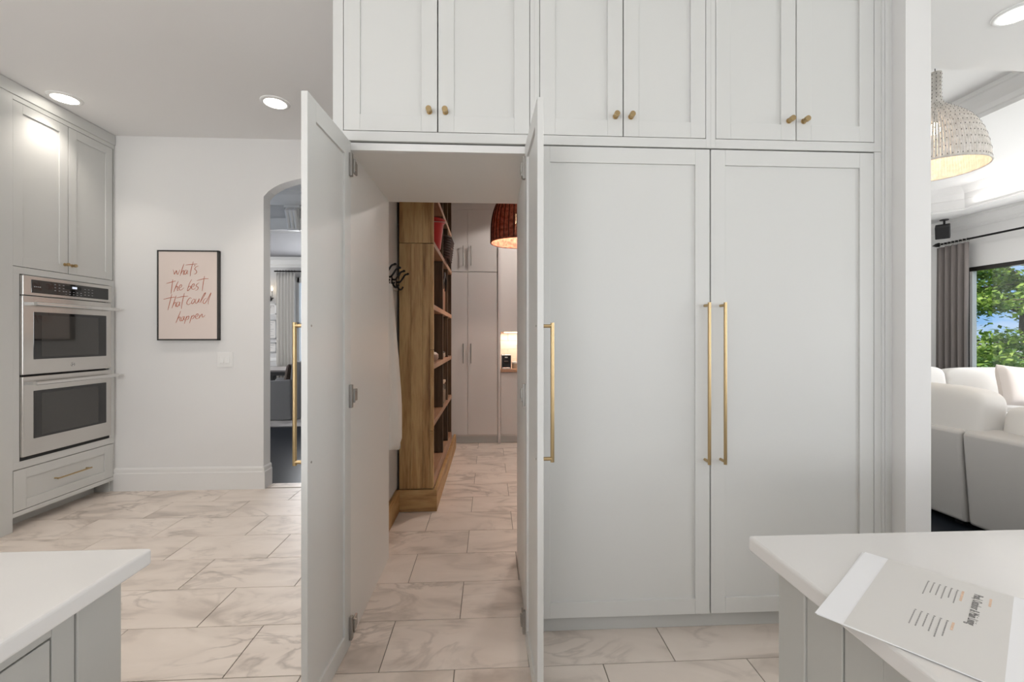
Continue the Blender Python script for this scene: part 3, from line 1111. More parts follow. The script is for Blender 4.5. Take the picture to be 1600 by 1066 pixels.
def sheet(name, s0, s1, t0, t1, z, m, rot, lab=None, parent=None):
    """slightly wavy thin sheet in paper coordinates (s along the lines of text, t towards the head)"""
    n = 10
    ca, sa = math.cos(rot), math.sin(rot)
    vs, fs = [], []
    for k in (0, 1):
        for j in range(n + 1):
            for i in range(n + 1):
                s_ = s0 + (s1 - s0) * i / n
                t_ = t0 + (t1 - t0) * j / n
                s2, t2 = s_ * ca - t_ * sa, s_ * sa + t_ * ca
                p = PT + XT * s2 + YT * t2
                vs.append((p.x, p.y, z - k * .0006))
    w = n + 1
    for j in range(n):
        for i in range(n):
            q = (j * w + i, j * w + i + 1, (j + 1) * w + i + 1, (j + 1) * w + i)
            fs.append(q)
            fs.append(tuple(w * w + a for a in reversed(q)))
    for i in range(n):
        for a, b in ((i, i + 1), (n * w + i + 1, n * w + i), ((i + 1) * w, i * w), (i * w + n, (i + 1) * w + n)):
            fs.append((a, b, w * w + b, w * w + a))
    return MB().add(vs, fs).build(name, m, parent)


tag(sheet('paper_sheet', .002, .302, -.004, .228, CT + .0012, 'paper', R(1.2)), 'blank white paper sheet mostly hidden under the printed page on the worktop', 'paper')
pg = thing('printed_page', (.68, .7, CT + .0015), 'printed page with sideways heading and two bullet lists on the worktop', 'paper')
sheet('page', 0, .302, 0, .232, CT + .0024, 'paper', 0, parent=pg)
sheet('print_area', .0015, .3005, .036, .196, CT + .0029, 'print_', 0, parent=pg)
ZT = CT + .0031


def tx(s, t, body, m, size, sx=1.0):
    p = PT + XT * s + YT * t
    return text_mesh(body, 'print_line', m, pg, size, frame_mat((p.x, p.y, ZT), XT, YT), sx)


tx(.041, .1535, 'Pool, Outdoor & Main Living', 'ink', .0155, .66)
for s0, t, ws in ((.042, .171, (.008, .005, .009, .005)), (.0454, .1395, (.012, .009, .010, .006)), (.172, .1395, (.009, .008, .006))):
    mb = MB()                                                # small orange headings, too small to read
    for w_ in ws:
        p = [PT + XT * a + YT * b for a, b in ((s0, t), (s0 + w_, t), (s0 + w_, t + .0028), (s0, t + .0028))]
        mb.prism([tuple(q.xy) for q in p], 'z', ZT - .0004, ZT + .0001)
        s0 += w_ + .0014
    mb.build('print_line', 'inko', pg)
for s0, ws in ((.050, (.050, .038, .046, .045, .041, .052)), (.175, (.046, .060, .048, .042, .046, .050))):
    for i, wdt in enumerate(ws):
        t = .1335 - .0072 * i
        mb = MB()
        s = s0
        mb.prism([tuple((PT + XT * (s - .0022 + .0013 * math.cos(a)) + YT * (t + .0012 + .0013 * math.sin(a))).xy) for a in [k * math.pi / 4 for k in range(8)]], 'z', ZT - .0004, ZT + .0002)
        s += .001
        rr = random.Random(i * 7 + int(s0 * 1000))
        while s < s0 + wdt:                                    # lines of small print, too small to read
            wl_ = rr.uniform(.0035, .008)
            p = [PT + XT * a + YT * b for a, b in ((s, t), (s + wl_, t), (s + wl_, t + .0015), (s, t + .0015))]
            mb.prism([tuple(q.xy) for q in p], 'z', ZT - .0004, ZT + .0001)
            s += wl_ + .0012
        mb.build('print_line', 'inkl', pg)

# ================================================================== PANTRY
# --- oak bookcase standing end-on behind the doorway
BX0, BX1, BY0, BY1 = -.7, -.436, 3.462, 5.12
bk = thing('oak_bookcase', (-.57, 4.3, 0), 'tall rough oak bookcase with cube shelves along the pantry wall', 'bookcase')
for i, (a, b) in enumerate(((BX0, -.61), (-.6095, -.52), (-.5195, -.462))):
    for z0, z1 in ((.172, 2.078), (2.082, 3.10)):
        bx(a, b, BY0 - (.0, .002, .0)[i], BY0 + .03, z0, z1).build('end_board', 'wood', bk, bevel=.002)
for z0, z1 in ((.172, .62), (.623, 1.25), (1.253, 2.078), (2.082, 3.1)):
    bx(-.462, BX1, BY0 - .003, BY0 + .035, z0, z1).build('corner_stile', 'wood', bk, bevel=.003)
bx(BX0, BX1 + .028, BY0 - .02, BY0 + .012, .001, .168).build('plinth_end', 'woodp', bk, bevel=.003)
bx(BX1 + .0, BX1 + .028, BY0 + .0125, BY1 + .3, .001, .165).build('plinth_side', 'woodp', bk, bevel=.003)
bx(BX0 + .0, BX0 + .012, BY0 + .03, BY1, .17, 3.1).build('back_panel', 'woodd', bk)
SH = (.262, .69, 1.14, 1.607, 2.107, 2.53, 2.98)
for z in SH:
    bx(BX0 + .012, BX1, BY0 + .035, BY1, z - (.095 if z < .3 else .042), z).build('shelf', 'woodh', bk, bevel=.003)
zs = [z for z in SH] + [3.1]
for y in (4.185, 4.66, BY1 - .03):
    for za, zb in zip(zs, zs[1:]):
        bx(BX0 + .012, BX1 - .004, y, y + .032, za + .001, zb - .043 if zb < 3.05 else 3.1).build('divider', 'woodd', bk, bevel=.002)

# things on the shelves
t = thing('red_bucket', (-.51, 3.85, 2.107), 'bright red plastic bucket with a flared rim on the bookcase', 'bucket')
MB().lathe([(.001, .003), (.085, .003), (.112, .222), (.128, .235), (.13, .25), (.122, .252), (.106, .222), (.082, .008), (.001, .008)], (-.51, 3.85, 2.107), 36).build('body', 'red', t, smooth='auto')
MB().tube([(-.51 + .13 * math.cos(a), 3.85 - .135 * math.sin(a), 2.107 + .238 - .03 * math.sin(a)) for a in [i * math.pi / 14 for i in range(15)]], .003, 6).build('bail', 'nickel', t)
o = MB().lathe([(.001, 0), (.05, 0), (.06, .02), (.06, .30), (.05, .345), (.03, .37), (.001, .372)], (-.575, 3.585, 2.1075), 28).build('cream_canister', 'cream', smooth='auto')
tag(o, 'cream rounded canister beside the red bucket', 'canister')
t = thing('green_tin', (-.56, 4.08, 2.1075), 'narrow dark green tin behind the red bucket', 'tin')
bx(-.62, -.47, 4.03, 4.12, 2.1075, 2.34).build('body', 'green', t, bevel=.008)
bx(-.618, -.472, 4.032, 4.118, 2.3405, 2.36).build('lid', 'black', t, bevel=.005)
t = thing('dark_basket', (-.53, 4.44, 2.1075), 'dark brown woven basket protruding from the upper bookcase shelf', 'basket')
mb = MB()
for i in range(9):
    z = 2.1105 + i * .024
    k = .0 + i * .003
    mb.tube([(-.63 - k, 4.26 - k, z + .01), (-.44 + k, 4.26 - k, z + .01), (-.40 + k, 4.30, z + .01), (-.40 + k, 4.58, z + .01), (-.44 + k, 4.62 + k, z + .01), (-.63 - k, 4.62 + k, z + .01), (-.63 - k, 4.26 - k, z + .01)], .0135, 6)
mb.build('woven_wall', 'brown', t, smooth=True)
bx(-.62, -.42, 4.27, 4.61, 2.1085, 2.125).build('bottom', 'brown', t)
MB().tube([(-.40, 4.36, 2.29), (-.385, 4.38, 2.24), (-.38, 4.44, 2.225), (-.385, 4.50, 2.24), (-.40, 4.52, 2.29)], .009, 8).build('handle', 'leather', t, smooth=True)
t = thing('tan_satchel', (-.55, 4.42, 1.6075), 'tan leather satchel with black strap in a bookcase cube', 'bag')
MB().prism([(4.28, 1.6085), (4.60, 1.6085), (4.62, 1.80), (4.57, 1.9), (4.31, 1.9), (4.26, 1.80)], 'x', -.60, -.46).build('body', 'leather', t, bevel=.015, seg=3)
MB().tube([(-.455, 4.32, 1.82), (-.445, 4.35, 1.93), (-.45, 4.44, 1.99), (-.445, 4.53, 1.93), (-.455, 4.56, 1.82)], .011, 8).build('strap', 'black', t, smooth=True)
t = thing('teapot', (-.50, 3.86, 1.1405), 'small brown and white teapot on the middle bookcase shelf', 'teapot')
MB().lathe([(.001, 0), (.04, 0), (.058, .03), (.056, .06), (.035, .08), (.001, .083)], (-.50, 3.86, 1.1405), 28).build('body', 'pot', t, smooth='auto')
MB().tube([(-.50, 3.80, 1.175), (-.50, 3.775, 1.195), (-.50, 3.765, 1.225)], [.014, .011, .009], 8).build('spout', 'cream', t, smooth=True)
MB().tube([(-.50, 3.915, 1.20), (-.50, 3.95, 1.205), (-.50, 3.955, 1.175), (-.50, 3.917, 1.16)], .007, 8).build('handle', 'cream', t, smooth=True)
t = thing('dark_bottle', (-.50, 4.34, 1.1405), 'slim dark glass bottle standing in a bookcase cube', 'bottle')
MB().lathe([(.001, 0), (.034, 0), (.036, .01), (.036, .16), (.028, .19), (.013, .215), (.013, .275), (.001, .275)], (-.50, 4.34, 1.1405), 24).build('body', 'bottle', t, smooth='auto')
MB().lathe([(.001, .2755), (.016, .2755), (.016, .30), (.001, .30)], (-.50, 4.34, 1.1405), 20).build('cap', 'black', t)
for i, (y, m_, lab) in enumerate(((4.47, 'pot', 'small brown lidded pot next to the dark bottle'), (4.57, 'cream', 'small cream lidded pot next to the dark bottle'))):
    t = thing('lidded_pot', (-.49, y, 1.1405), lab, 'pot')
    MB().lathe([(.001, 0), (.03, 0), (.036, .02), (.034, .05), (.001, .05)], (-.49, y, 1.1405), 20).build('body', m_, t, smooth='auto')
    MB().lathe([(.001, .0505), (.036, .0505), (.03, .062), (.008, .066), (.008, .08), (.001, .082)], (-.49, y, 1.1405), 20).build('lid', 'black', t, smooth='auto')
for i, y in enumerate((4.33, 4.47, 4.58)):
    t = thing('storage_jar', (-.50, y, .6905), 'clear storage jar with brown contents on the lower bookcase shelf', 'jar', 'storage jars on the lower shelf')
    MB().lathe([(.001, 0), (.05, 0), (.052, .01), (.052, .17), (.042, .19), (.042, .20)], (-.50, y, .6905), 24).build('glass', 'jar', t, smooth='auto')
    MB().lathe([(.001, .005), (.046, .005), (.046, .12), (.001, .125)], (-.50, y, .6905), 24).build('contents', 'amber', t)
    MB().lathe([(.045, .195), (.048, .20), (.048, .22), (.001, .222)], (-.50, y, .6905), 24).build('lid', 'cream', t)

# --- hook rail and robe
hr = thing('coat_hook_rail', (-.71, 3.15, 1.70), 'grey wooden rail with black iron coat hooks on the pantry wall', 'coat rack')
bx(-.72, -.70, 2.80, 3.425, 1.705, 1.80).build('rail', 'rail', hr, bevel=.003)
for y in (2.90, 3.05, 3.20, 3.35):
    mb = MB()
    mb.box(-.70, -.695, y - .012, y + .012, 1.72, 1.785)
    mb.tube(smooth_curve([(-.697, y, 1.765), (-.675, y, 1.762), (-.655, y, 1.785), (-.635, y, 1.815), (-.615, y, 1.822)]), .0065, 8)
    mb.tube(smooth_curve([(-.697, y, 1.745), (-.68, y, 1.712), (-.662, y, 1.708), (-.648, y, 1.728)]), .0065, 8)
    mb.lathe([(.001, -.008), (.01, -.004), (.01, .004), (.001, .009)], (-.613, y, 1.824), 10)
    mb.build('hook', 'blackm', hr, smooth=True)
# robe: draped sheet hanging from the near hook, folded closed tube with pleats
mb = MB()
NZ, NT = 26, 40
for j in range(NZ + 1):
    v = j / NZ
    z = 1.70 - 1.07 * v
    wy = .035 + .15 * min(1, v * 1.5) ** .8 + .02 * v
    wx = .014 + .044 * min(1, v * 1.3)
    for i in range(NT):
        a = 2 * math.pi * i / NT
        fold = 1 + .10 * math.sin(a * 7 + v * 3) * min(1, v * 2)
        y = 2.94 + wy * math.cos(a) * fold + .02 * v
        x = max(-.716, -.655 + wx * math.sin(a) * fold * 1.0)
        zz = z + (.02 * math.sin(a * 3) if j == NZ else 0)
        mb.v.append((x, y, zz))
for j in range(NZ):
    for i in range(NT):
        i2 = (i + 1) % NT
        mb.f.append((j * NT + i, j * NT + i2, (j + 1) * NT + i2, (j + 1) * NT + i))
mb.f.append(tuple(range(NT)))
mb.f.append(tuple(range(NZ * NT, NZ * NT + NT)))
rb = thing('white_robe', (-.66, 2.93, .6), 'white towelling robe hanging from the coat hooks', 'robe')
mb.build('body', 'robe', rb, smooth=True)
MB().tube([(-.66, 2.92, 1.69), (-.655, 2.905, 1.725), (-.66, 2.90, 1.735), (-.67, 2.905, 1.72), (-.665, 2.93, 1.69)], .004, 6).build('hanging_loop', 'robe', rb)

# --- tall pantry cupboards and coffee niche at the far end
YP = 5.6
tc_ = thing('pantry_cupboard', (-.28, 5.9, 0), 'tall flat-fronted pale cupboard with four doors at the pantry end', 'cabinet')
bx(-.70, .105, YP + .022, 6.24, .09, 3.09).build('body', 'cab2', tc_)
bx(-.70, .105, YP + .05, YP + .07, .001, .09).build('toe_kick', 'toe', tc_)
bx(-.70, .105, YP, YP + .022, 2.965, 3.09).build('top_filler', 'cab2', tc_)
bx(.107, .138, YP - .012, 6.24, .001, 3.09).build('end_panel', 'cab2', tc_)
for u0, u1, hu in ((-.66, -.276, -.331), (-.276, .105, -.235)):
    for z0, z1, ha, hb in ((.12, 2.172, 1.02, 1.27), (2.178, 2.963, 2.25, 2.50)):
        d = bx(u0 + .0025, u1 - .0025, YP, YP + .02, z0, z1).build('door', 'cab2', tc_, bevel=.0015)
        bar_pull(d, [(hu, YP - .03, ha), (hu, YP - .03, hb), (0, .03, 0)], r=.007, m='nickel')
nb = thing('niche_base_cabinet', (.7, 5.9, 0), 'pale base cabinet below the lit pantry coffee niche', 'cabinet')
bx(.14, 1.5, YP + .022, 6.24, .09, .905).build('body', 'cab2', nb)
bx(.14, 1.5, YP + .05, YP + .07, .001, .09).build('toe_kick', 'toe', nb)
for i in range(3):
    bx(.142 + i * .45, .588 + i * .45, YP, YP + .02, .12, .90).build('door', 'cab2', nb, bevel=.0015)
tag(bx(.14, 1.5, YP - .02, 6.245, .906, .945).build('niche_worktop', 'counterw', bevel=.003), 'reddish wooden worktop in the lit pantry niche', 'countertop')
nu = thing('niche_wall_cabinet', (.7, 6.0, 1.42), 'pale wall cabinet above the lit pantry coffee niche', 'cabinet')
bx(.14, 1.5, 5.80, 6.24, 1.42, 3.09).build('body', 'cab2', nu)
for i in range(3):
    bx(.142 + i * .45, .588 + i * .45, 5.78, 5.798, 1.422, 3.088).build('door', 'cab2', nu, bevel=.0015)
bx(.2, 1.4, 6.12, 6.135, 1.412, 1.419).build('led_strip', 'ledstrip', nu)
add_light('niche_glow', 'AREA', (.75, 6.1, 1.405), 7, (1, .78, .6), 1.2, .03, (0, 0, 0))
sp = thing('niche_splashback', (.8, 6.24, .946), 'pale tiled splashback behind the pantry coffee machine', 'splashback')
for r in range(4):
    for c in range(-1, 7):
        x0 = .142 + c * .24 + (.12 if r % 2 else 0)
        x1 = min(x0 + .237, 1.498)
        x0 = max(x0, .142)
        if x1 - x0 > .02:
            bx(x0, x1, 6.238, 6.249, .947 + r * .118, .947 + r * .118 + .1155).build('tile', 'splash', sp, bevel=.0015, seg=1)
t = thing('coffee_machine', (.215, 5.70, .9455), 'black coffee machine with silver trim on the niche worktop', 'coffee machine')
bx(.15, .275, 5.64, 5.80, .9455, 1.125).build('body', 'black', t, bevel=.006)
mb = MB()
for q in ((.15, .156, .946, 1.125), (.269, .275, .946, 1.125), (.15, .275, 1.115, 1.127)):
    mb.box(q[0], q[1], 5.632, 5.642, q[2], q[3])
mb.build('silver_trim', 'steelh', t, bevel=.002)
bx(.195, .23, 5.634, 5.64, 1.085, 1.098).build('logo_plate', 'switch', t)
bx(.185, .24, 5.61, 5.64, 1.02, 1.05).build('spout', 'blackgl', t, bevel=.005)
bx(.16, .265, 5.60, 5.64, .9455, .965).build('drip_tray', 'steelh', t, bevel=.003)
t = thing('sugar_jar', (.325, 5.70, .9455), 'small pale lidded jar next to the coffee machine', 'jar')
MB().lathe([(.001, 0), (.036, 0), (.04, .01), (.04, .065), (.001, .066)], (.327, 5.70, .9455), 24).build('body', 'cream', t, smooth='auto')
MB().lathe([(.001, .0665), (.042, .0665), (.042, .085), (.01, .09), (.001, .10)], (.327, 5.70, .9455), 24).build('lid', 'switch', t, smooth='auto')


# --- wicker pendants
def pendant(name, c, prof, m, dark, label, nstr, ndark, rings_z, top, rod_r, wpow, wcol, gapf):
    """prof: (radius, z) from rim to neck, world z"""
    t = thing(name, (c[0], c[1], prof[0][1]), label, 'pendant lamp')
    pp = smooth_curve(prof, 4)

    def rad(z):
        for (r0, z0), (r1, z1) in zip(pp, pp[1:]):
            if min(z0, z1) - 1e-6 <= z <= max(z0, z1) + 1e-6:
                return r0 + (r1 - r0) * (z - z0) / (z1 - z0 + 1e-9)
        return pp[-1][0]
    mb = MB()
    for k in range(nstr):                                  # flat canes side by side
        a0 = 2 * math.pi * k / nstr
        a1 = a0 + 2 * math.pi / nstr * gapf
        vs, n = [], len(pp)
        for r, z in pp:
            for a, q in ((a0, r), (a1, r), (a1, r - .003), (a0, r - .003)):
                vs.append((c[0] + q * math.cos(a), c[1] + q * math.sin(a), z))
        fs = []
        for j in range(n - 1):
            for e in range(4):
                e2 = (e + 1) % 4
                fs.append((j * 4 + e, j * 4 + e2, (j + 1) * 4 + e2, (j + 1) * 4 + e))
        mb.add(vs, fs)
    sh = mb.build('shade', m, t, fix=True)
    sh['kind'] = 'stuff'
    if ndark:
        mb = MB()
        for k in range(ndark):
            a = 2 * math.pi * (k + .5) / ndark
            mb.tube([(c[0] + (r + .002) * math.cos(a), c[1] + (r + .002) * math.sin(a), z) for r, z in pp], .0042, 5)
        mb.build('stakes', dark, t, smooth=True)['kind'] = 'stuff'
    for z in rings_z:
        q = rad(z)
        mb = MB()
        nk = max(10, int(nstr * .62 * q / prof[0][0]))
        for k in range(nk):                    # lashing knots along one woven row
            a = 2 * math.pi * (k + .5) / nk
            d = Vector((math.cos(a), math.sin(a), 0))
            p = Vector((c[0], c[1], z)) + d * (q + .001)
            e = Vector((-d.y, d.x, 0))
            vs = [p - e * .0022 + Vector((0, 0, -.004)), p + e * .0022 + Vector((0, 0, -.004)), p + e * .0022 + Vector((0, 0, .004)), p - e * .0022 + Vector((0, 0, .004))]
            vs += [v + d * .0015 for v in vs]
            mb.add(vs, [(3, 2, 1, 0), (4, 5, 6, 7), (0, 1, 5, 4), (1, 2, 6, 5), (2, 3, 7, 6), (3, 0, 4, 7)])
        mb.build('woven_row', dark, t)['kind'] = 'stuff'
    r0, z0 = prof[0]
    MB().tube([(c[0] + r0 * math.cos(a), c[1] + r0 * math.sin(a), z0) for a in [2 * math.pi * i / 60 for i in range(61)]], .007, 8).build('rim', m, t, smooth=True)
    MB().cyl((c[0], c[1], prof[-1][1] - .03), (c[0], c[1], top), rod_r, 10).build('cord', 'black', t)
    MB().cyl((c[0], c[1], top - .02), (c[0], c[1], top), .06, 24).build('canopy', 'can', t)
    bz = z0 + (prof[-1][1] - z0) * .42
    MB().cyl((c[0], c[1], bz + .05), (c[0], c[1], prof[-1][1] - .02), .016, 12).build('socket', 'black', t)
    MB().lathe([(.001, -.042), (.025, -.034), (.034, -.01), (.03, .02), (.016, .05), (.001, .052)], (c[0], c[1], bz), 20).build('bulb', 'bulb', t, smooth=True)
    add_light('pendant_glow', 'POINT', (c[0], c[1], bz - .075), wpow, wcol, radius=.03)
    return t


# light strip hidden behind the lip of the tray ceiling
add_light('cove_glow', 'AREA', (6.90, 4.5, 3.275), 4.5, (1, .97, .93), .05, 3.0, (R(180), 0, 0))
add_light('cove_glow', 'AREA', (4.6, 7.10, 3.275), 3.5, (1, .97, .93), 3.0, .05, (R(180), 0, 0))
for x, y, z in ((6.1, 4.4, 3.56), (6.1, 3.2, 3.56), (4.2, 6.2, 3.56)):  # added downlights outside the view, brightening the living room wall
    t = thing('recessed_light', (x, y, z - .004), 'lit round recessed light in the stepped living room ceiling', 'ceiling light', 'living room recessed lights')
    MB().lathe([(.078, .0038), (.078, -.006), (.094, -.004), (.102, .0), (.102, .0038)], (x, y, z - .004), 40).build('trim_ring', 'can', t, smooth=True)
    MB().lathe([(.0005, -.0035), (.079, -.0035), (.079, .003)], (x, y, z - .004), 40).build('lens', 'lens', t)
    add_light('downlight_beam', 'SPOT', (x, y, z - .03), 24, (1, .96, .92), radius=.07).data.spot_size = R(160)
t = thing('recessed_light', (.9, 5.0, H - .004), 'lit round recessed ceiling light inside the pantry', 'ceiling light', 'recessed ceiling lights')  # added ceiling light, out of view, to brighten the pantry
MB().lathe([(.078, .0038), (.078, -.006), (.094, -.004), (.102, .0), (.102, .0038)], (.9, 5.0, H - .004), 40).build('trim_ring', 'can', t, smooth=True)
MB().lathe([(.0005, -.0035), (.079, -.0035), (.079, .003)], (.9, 5.0, H - .004), 40).build('lens', 'lens', t)
add_light('downlight_beam', 'SPOT', (.9, 5.0, H - .03), 66, (1, .93, .87), radius=.07).data.spot_size = R(150)
pendant('wicker_pendant', (3.456, 3.26), [(.304, 2.65), (.302, 2.72), (.288, 2.80), (.262, 2.90), (.21, 3.0), (.13, 3.085), (.068, 3.14), (.043, 3.185), (.037, 3.28), (.04, 3.40)],
        'weavew', 'canew', 'whitewashed wicker dome pendant lamp hanging at the living room opening', 110, 0,
        (2.67, 2.73, 2.79, 2.84, 2.89, 2.93, 2.97, 3.005, 3.035, 3.065, 3.095, 3.12, 3.145, 3.17, 3.20, 3.23, 3.26, 3.29, 3.32, 3.35, 3.38), 3.80, .003, 5, (1, .66, .42), .9)
pendant('wicker_pendant', (.262, 4.2), [(.25, 2.25), (.25, 2.34), (.243, 2.44), (.22, 2.55), (.17, 2.66), (.09, 2.74), (.035, 2.78)],
        'weaver', 'caned', 'red-brown wicker dome pendant lamp glowing in the pantry', 90, 34, (2.33, 2.40, 2.47, 2.54, 2.61, 2.68), 3.12, .004, 20, (1, .78, .64), .97)

# ================================================================== DINING ROOM
tag(bx(-5.6, -2.2, 6.82, 9.2, -.006, .008).build('area_rug', 'rug', bevel=.003), 'grey and white marbled area rug under the dining table', 'rug')
dt = thing('dining_table', (-4.4, 8.25, .008), 'grey oak dining table with thick dark edge', 'table')
bx(-5.4, -3.5, 7.97, 9.1, .735, .765).build('table_top', 'table', dt, bevel=.004)
bx(-5.36, -3.54, 8.01, 9.06, .67, .734).build('apron', 'black', dt)
for x in (-5.2, -3.9):
    for y in (8.15, 8.9):
        bx(x - .05, x + .05, y - .05, y + .05, .009, .67).build('leg', 'black', dt, bevel=.004)


def slip_chair(x, y, rz, lab):
    """slipcovered dining armchair; local -Y is its back"""
    t = thing('dining_chair', (x, y, .008), lab, 'chair', 'slipcovered dining chairs', rz)

    def lb(*a):
        return MB().box(*a)
    lb(-.27, .27, -.26, .27, .40, .50).build('seat', 'slip', t, bevel=.03, seg=3, local=True)
    bk_ = MB().prism([(-.33, .003), (-.22, .003), (-.20, .5), (-.24, .92), (-.30, .945), (-.40, .93), (-.36, .5)], 'x', -.285, .285)
    bk_.build('backrest', 'slip', t, bevel=.02, seg=3, local=True)
    for s in (-1, 1):
        MB().prism([(-.24, .003), (.29, .003), (.29, .60), (.26, .63), (-.24, .66)], 'x', s * .275, s * .335).build('arm', 'slip', t, bevel=.02, seg=3, local=True)
    sk = MB()
    for i in range(24):
        xa, xb = -.27 + .54 * i / 24, -.27 + .54 * (i + 1) / 24
        sk.add([(xa, .28 + .012 * math.sin(i * 1.9), .003), (xb, .28 + .012 * math.sin((i + 1) * 1.9), .003), (xb, .27, .42), (xa, .27, .42)], [(0, 1, 2, 3)])
    sk.build('skirt', 'slip', t, local=True, smooth=True)
    return t


slip_chair(-3.44, 7.60, R(90), 'grey slipcovered dining armchair holding the dark patterned pillow')
slip_chair(-3.04, 8.5, R(90), 'grey slipcovered dining armchair at the table end behind the nearer chair')
tp = thing('leopard_pillow', (-3.3, 7.60, .512), 'small dark patterned pillow on the slipcovered dining chair', 'pillow')


def cushion(w, h, t, n=16, p=4.0, sag=0):
    """puffy cushion centred at origin: width x, height z, thickness y"""
    mb = MB()
    for sgn in (-1, 1):
        base = len(mb.v)
        for j in range(n + 1):
            for i in range(n + 1):
                u, v = 2 * i / n - 1, 2 * j / n - 1
                k = (max(0, 1 - abs(u) ** p) * max(0, 1 - abs(v) ** p)) ** .42
                mb.v.append((u * w / 2 * (1 - .035 * (1 - v * v)), sgn * t / 2 * k, v * h / 2 * (1 - .035 * (1 - u * u)) - sag * (1 - u * u) * (v > 0) * v))
        for j in range(n):
            for i in range(n):
                q = (base + j * (n + 1) + i, base + j * (n + 1) + i + 1, base + (j + 1) * (n + 1) + i + 1, base + (j + 1) * (n + 1) + i)
                mb.f.append(q if sgn < 0 else q[::-1])
    return mb


def place(mb, mtx, name, m, parent=None):
    mb.v = [tuple(mtx @ Vector(v)) for v in mb.v]
    return mb.build(name, m, parent, smooth=True)


MX = lambda x, y, z, rz=0, rx=0, ry=0: Matrix.Translation((x, y, z)) @ Matrix.Rotation(rz, 4, 'Z') @ Matrix.Rotation(rx, 4, 'X') @ Matrix.Rotation(ry, 4, 'Y')
place(cushion(.42, .36, .13), MX(-3.31, 7.60, .73, R(90), R(10)), 'cover', mat('dark_spotted_fabric', (.07, .05, .04), .9, var=.8, bscale=60), tp)

mb = MB()


def drape(name, p0, p1, z0, z1, folds, amp, m, parent, nz=18, pinch=.5):
    """pleated hanging cloth between two floor points"""
    p0, p1 = Vector((*p0, 0)), Vector((*p1, 0))
    d = (p1 - p0)
    nrm = Vector((-d.y, d.x, 0)).normalized()
    n = folds * 8
    b = MB()
    rr = random.Random(folds)
    ph = [rr.uniform(-.6, .6) for _ in range(folds + 1)]
    for j in range(nz + 1):
        v = j / nz
        z = z0 + (z1 - z0) * v
        am = amp * (1 - pinch * v ** 2)
        for i in range(n + 1):
            u = i / n
            wob = ph[int(u * folds)] * .25 * (1 - v)
            s_ = math.sin(2 * math.pi * folds * u + wob) + .35 * math.sin(4 * math.pi * folds * u + 1.3 + 2 * v) * .6
            q = p0 + d * u + nrm * (am * s_)
            b.v.append((q.x, q.y, z))
    for j in range(nz):
        for i in range(n):
            b.f.append((j * (n + 1) + i, j * (n + 1) + i + 1, (j + 1) * (n + 1) + i + 1, (j + 1) * (n + 1) + i))
    o = b.build(name, m, parent, smooth=True)
    so = o.modifiers.new('thickness', 'SOLIDIFY')
    so.thickness = .004
    return o


ct = thing('dining_curtain', (-4.2, 9.27, 0), 'ivory linen curtain on a black rod by the dining room window', 'curtain')
drape('cloth', (-4.36, 9.27), (-3.98, 9.27), .03, 2.67, 6, .035, 'curtw', ct)
MB().cyl((-4.40, 9.27, 2.70), (-2.2, 9.27, 2.70), .014, 12).build('rod', 'blackm', ct)
for i in range(7):
    x = -4.34 + i * .058
    MB().tube([(x, 9.27 + .022 * math.cos(a), 2.70 + .022 * math.sin(a)) for a in [k * math.pi / 6 for k in range(13)]], .003, 5).build('ring', 'blackm', ct)
for z0, z1, x0, x1, lab in ((1.82, 2.04, -4.74, -4.41, 'white framed sketch below the candle sconce'), (1.31, 1.71, -4.74, -4.405, 'grey framed lettered print, larger one on the dining wall'), (1.03, 1.24, -4.74, -4.405, 'small grey framed print lowest on the dining wall')):
    t = thing('framed_print', ((x0 + x1) / 2, 9.38, z0), lab, 'picture', 'framed prints on the dining wall')
    mb = MB()
    w_ = .022
    for q in ((x0, x0 + w_, z0, z1), (x1 - w_, x1, z0, z1), (x0, x1, z0, z0 + w_), (x0, x1, z1 - w_, z1)):
        mb.box(q[0], q[1], 9.37, 9.399, q[2], q[3])
    mb.build('frame', 'trim' if z0 > 1.8 else 'artg', t)
    bx(x0 + w_, x1 - w_, 9.385, 9.398, z0 + w_, z1 - w_).build('print', 'art', t)
    mb = MB()
    for k in range(int((z1 - z0) / .045) - 1):
        zz = z1 - .055 - k * .045
        mb.box(x0 + .06, x1 - .06 - .03 * (k % 3), 9.383, 9.3855, zz - .008, zz)
    if z0 < 1.8:
        mb.build('print_line', 'artg', t)
    else:
        MB().tube(smooth_curve([(-4.66, 9.383, 1.92), (-4.6, 9.383, 2.02), (-4.54, 9.383, 1.95), (-4.5, 9.383, 2.04), (-4.47, 9.383, 1.98)]), .004, 5).build('print_line', 'artg', t)
sc_ = thing('candle_sconce', (-4.53, 9.39, 2.1), 'black iron wall sconce with lit candle bulbs in the dining room', 'sconce')
MB().cyl((-4.56, 9.385, 2.15), (-4.56, 9.399, 2.15), .06, 20).build('backplate', 'blackm', sc_)
for x, y, dz in ((-4.505, 9.22, 0), (-4.45, 9.28, -.03), (-4.62, 9.25, 0)):
    MB().tube(smooth_curve([(-4.56, 9.385, 2.15), (-4.56, 9.33, 2.08), ((x - 4.56) / 2, y + .03, 2.09), (x, y, 2.17 + dz)]), .008, 8).build('arm', 'blackm', sc_, smooth=True)
    MB().lathe([(.001, 0), (.03, .01), (.032, .02), (.001, .022)], (x, y, 2.165 + dz), 16).build('drip_pan', 'blackm', sc_)
    MB().cyl((x, y, 2.187 + dz), (x, y, 2.33 + dz), .012, 12).build('candle', 'art', sc_)
    MB().lathe([(.001, 0), (.012, .015), (.014, .035), (.006, .07), (.001, .095)], (x, y, 2.331 + dz), 12).build('flame_bulb', 'flame', sc_, smooth=True)

# ================================================================== LIVING ROOM
so = thing('sectional_sofa', (4.5, 4.2, 0), 'pale linen sectional sofa with its back to the kitchen', 'sofa')


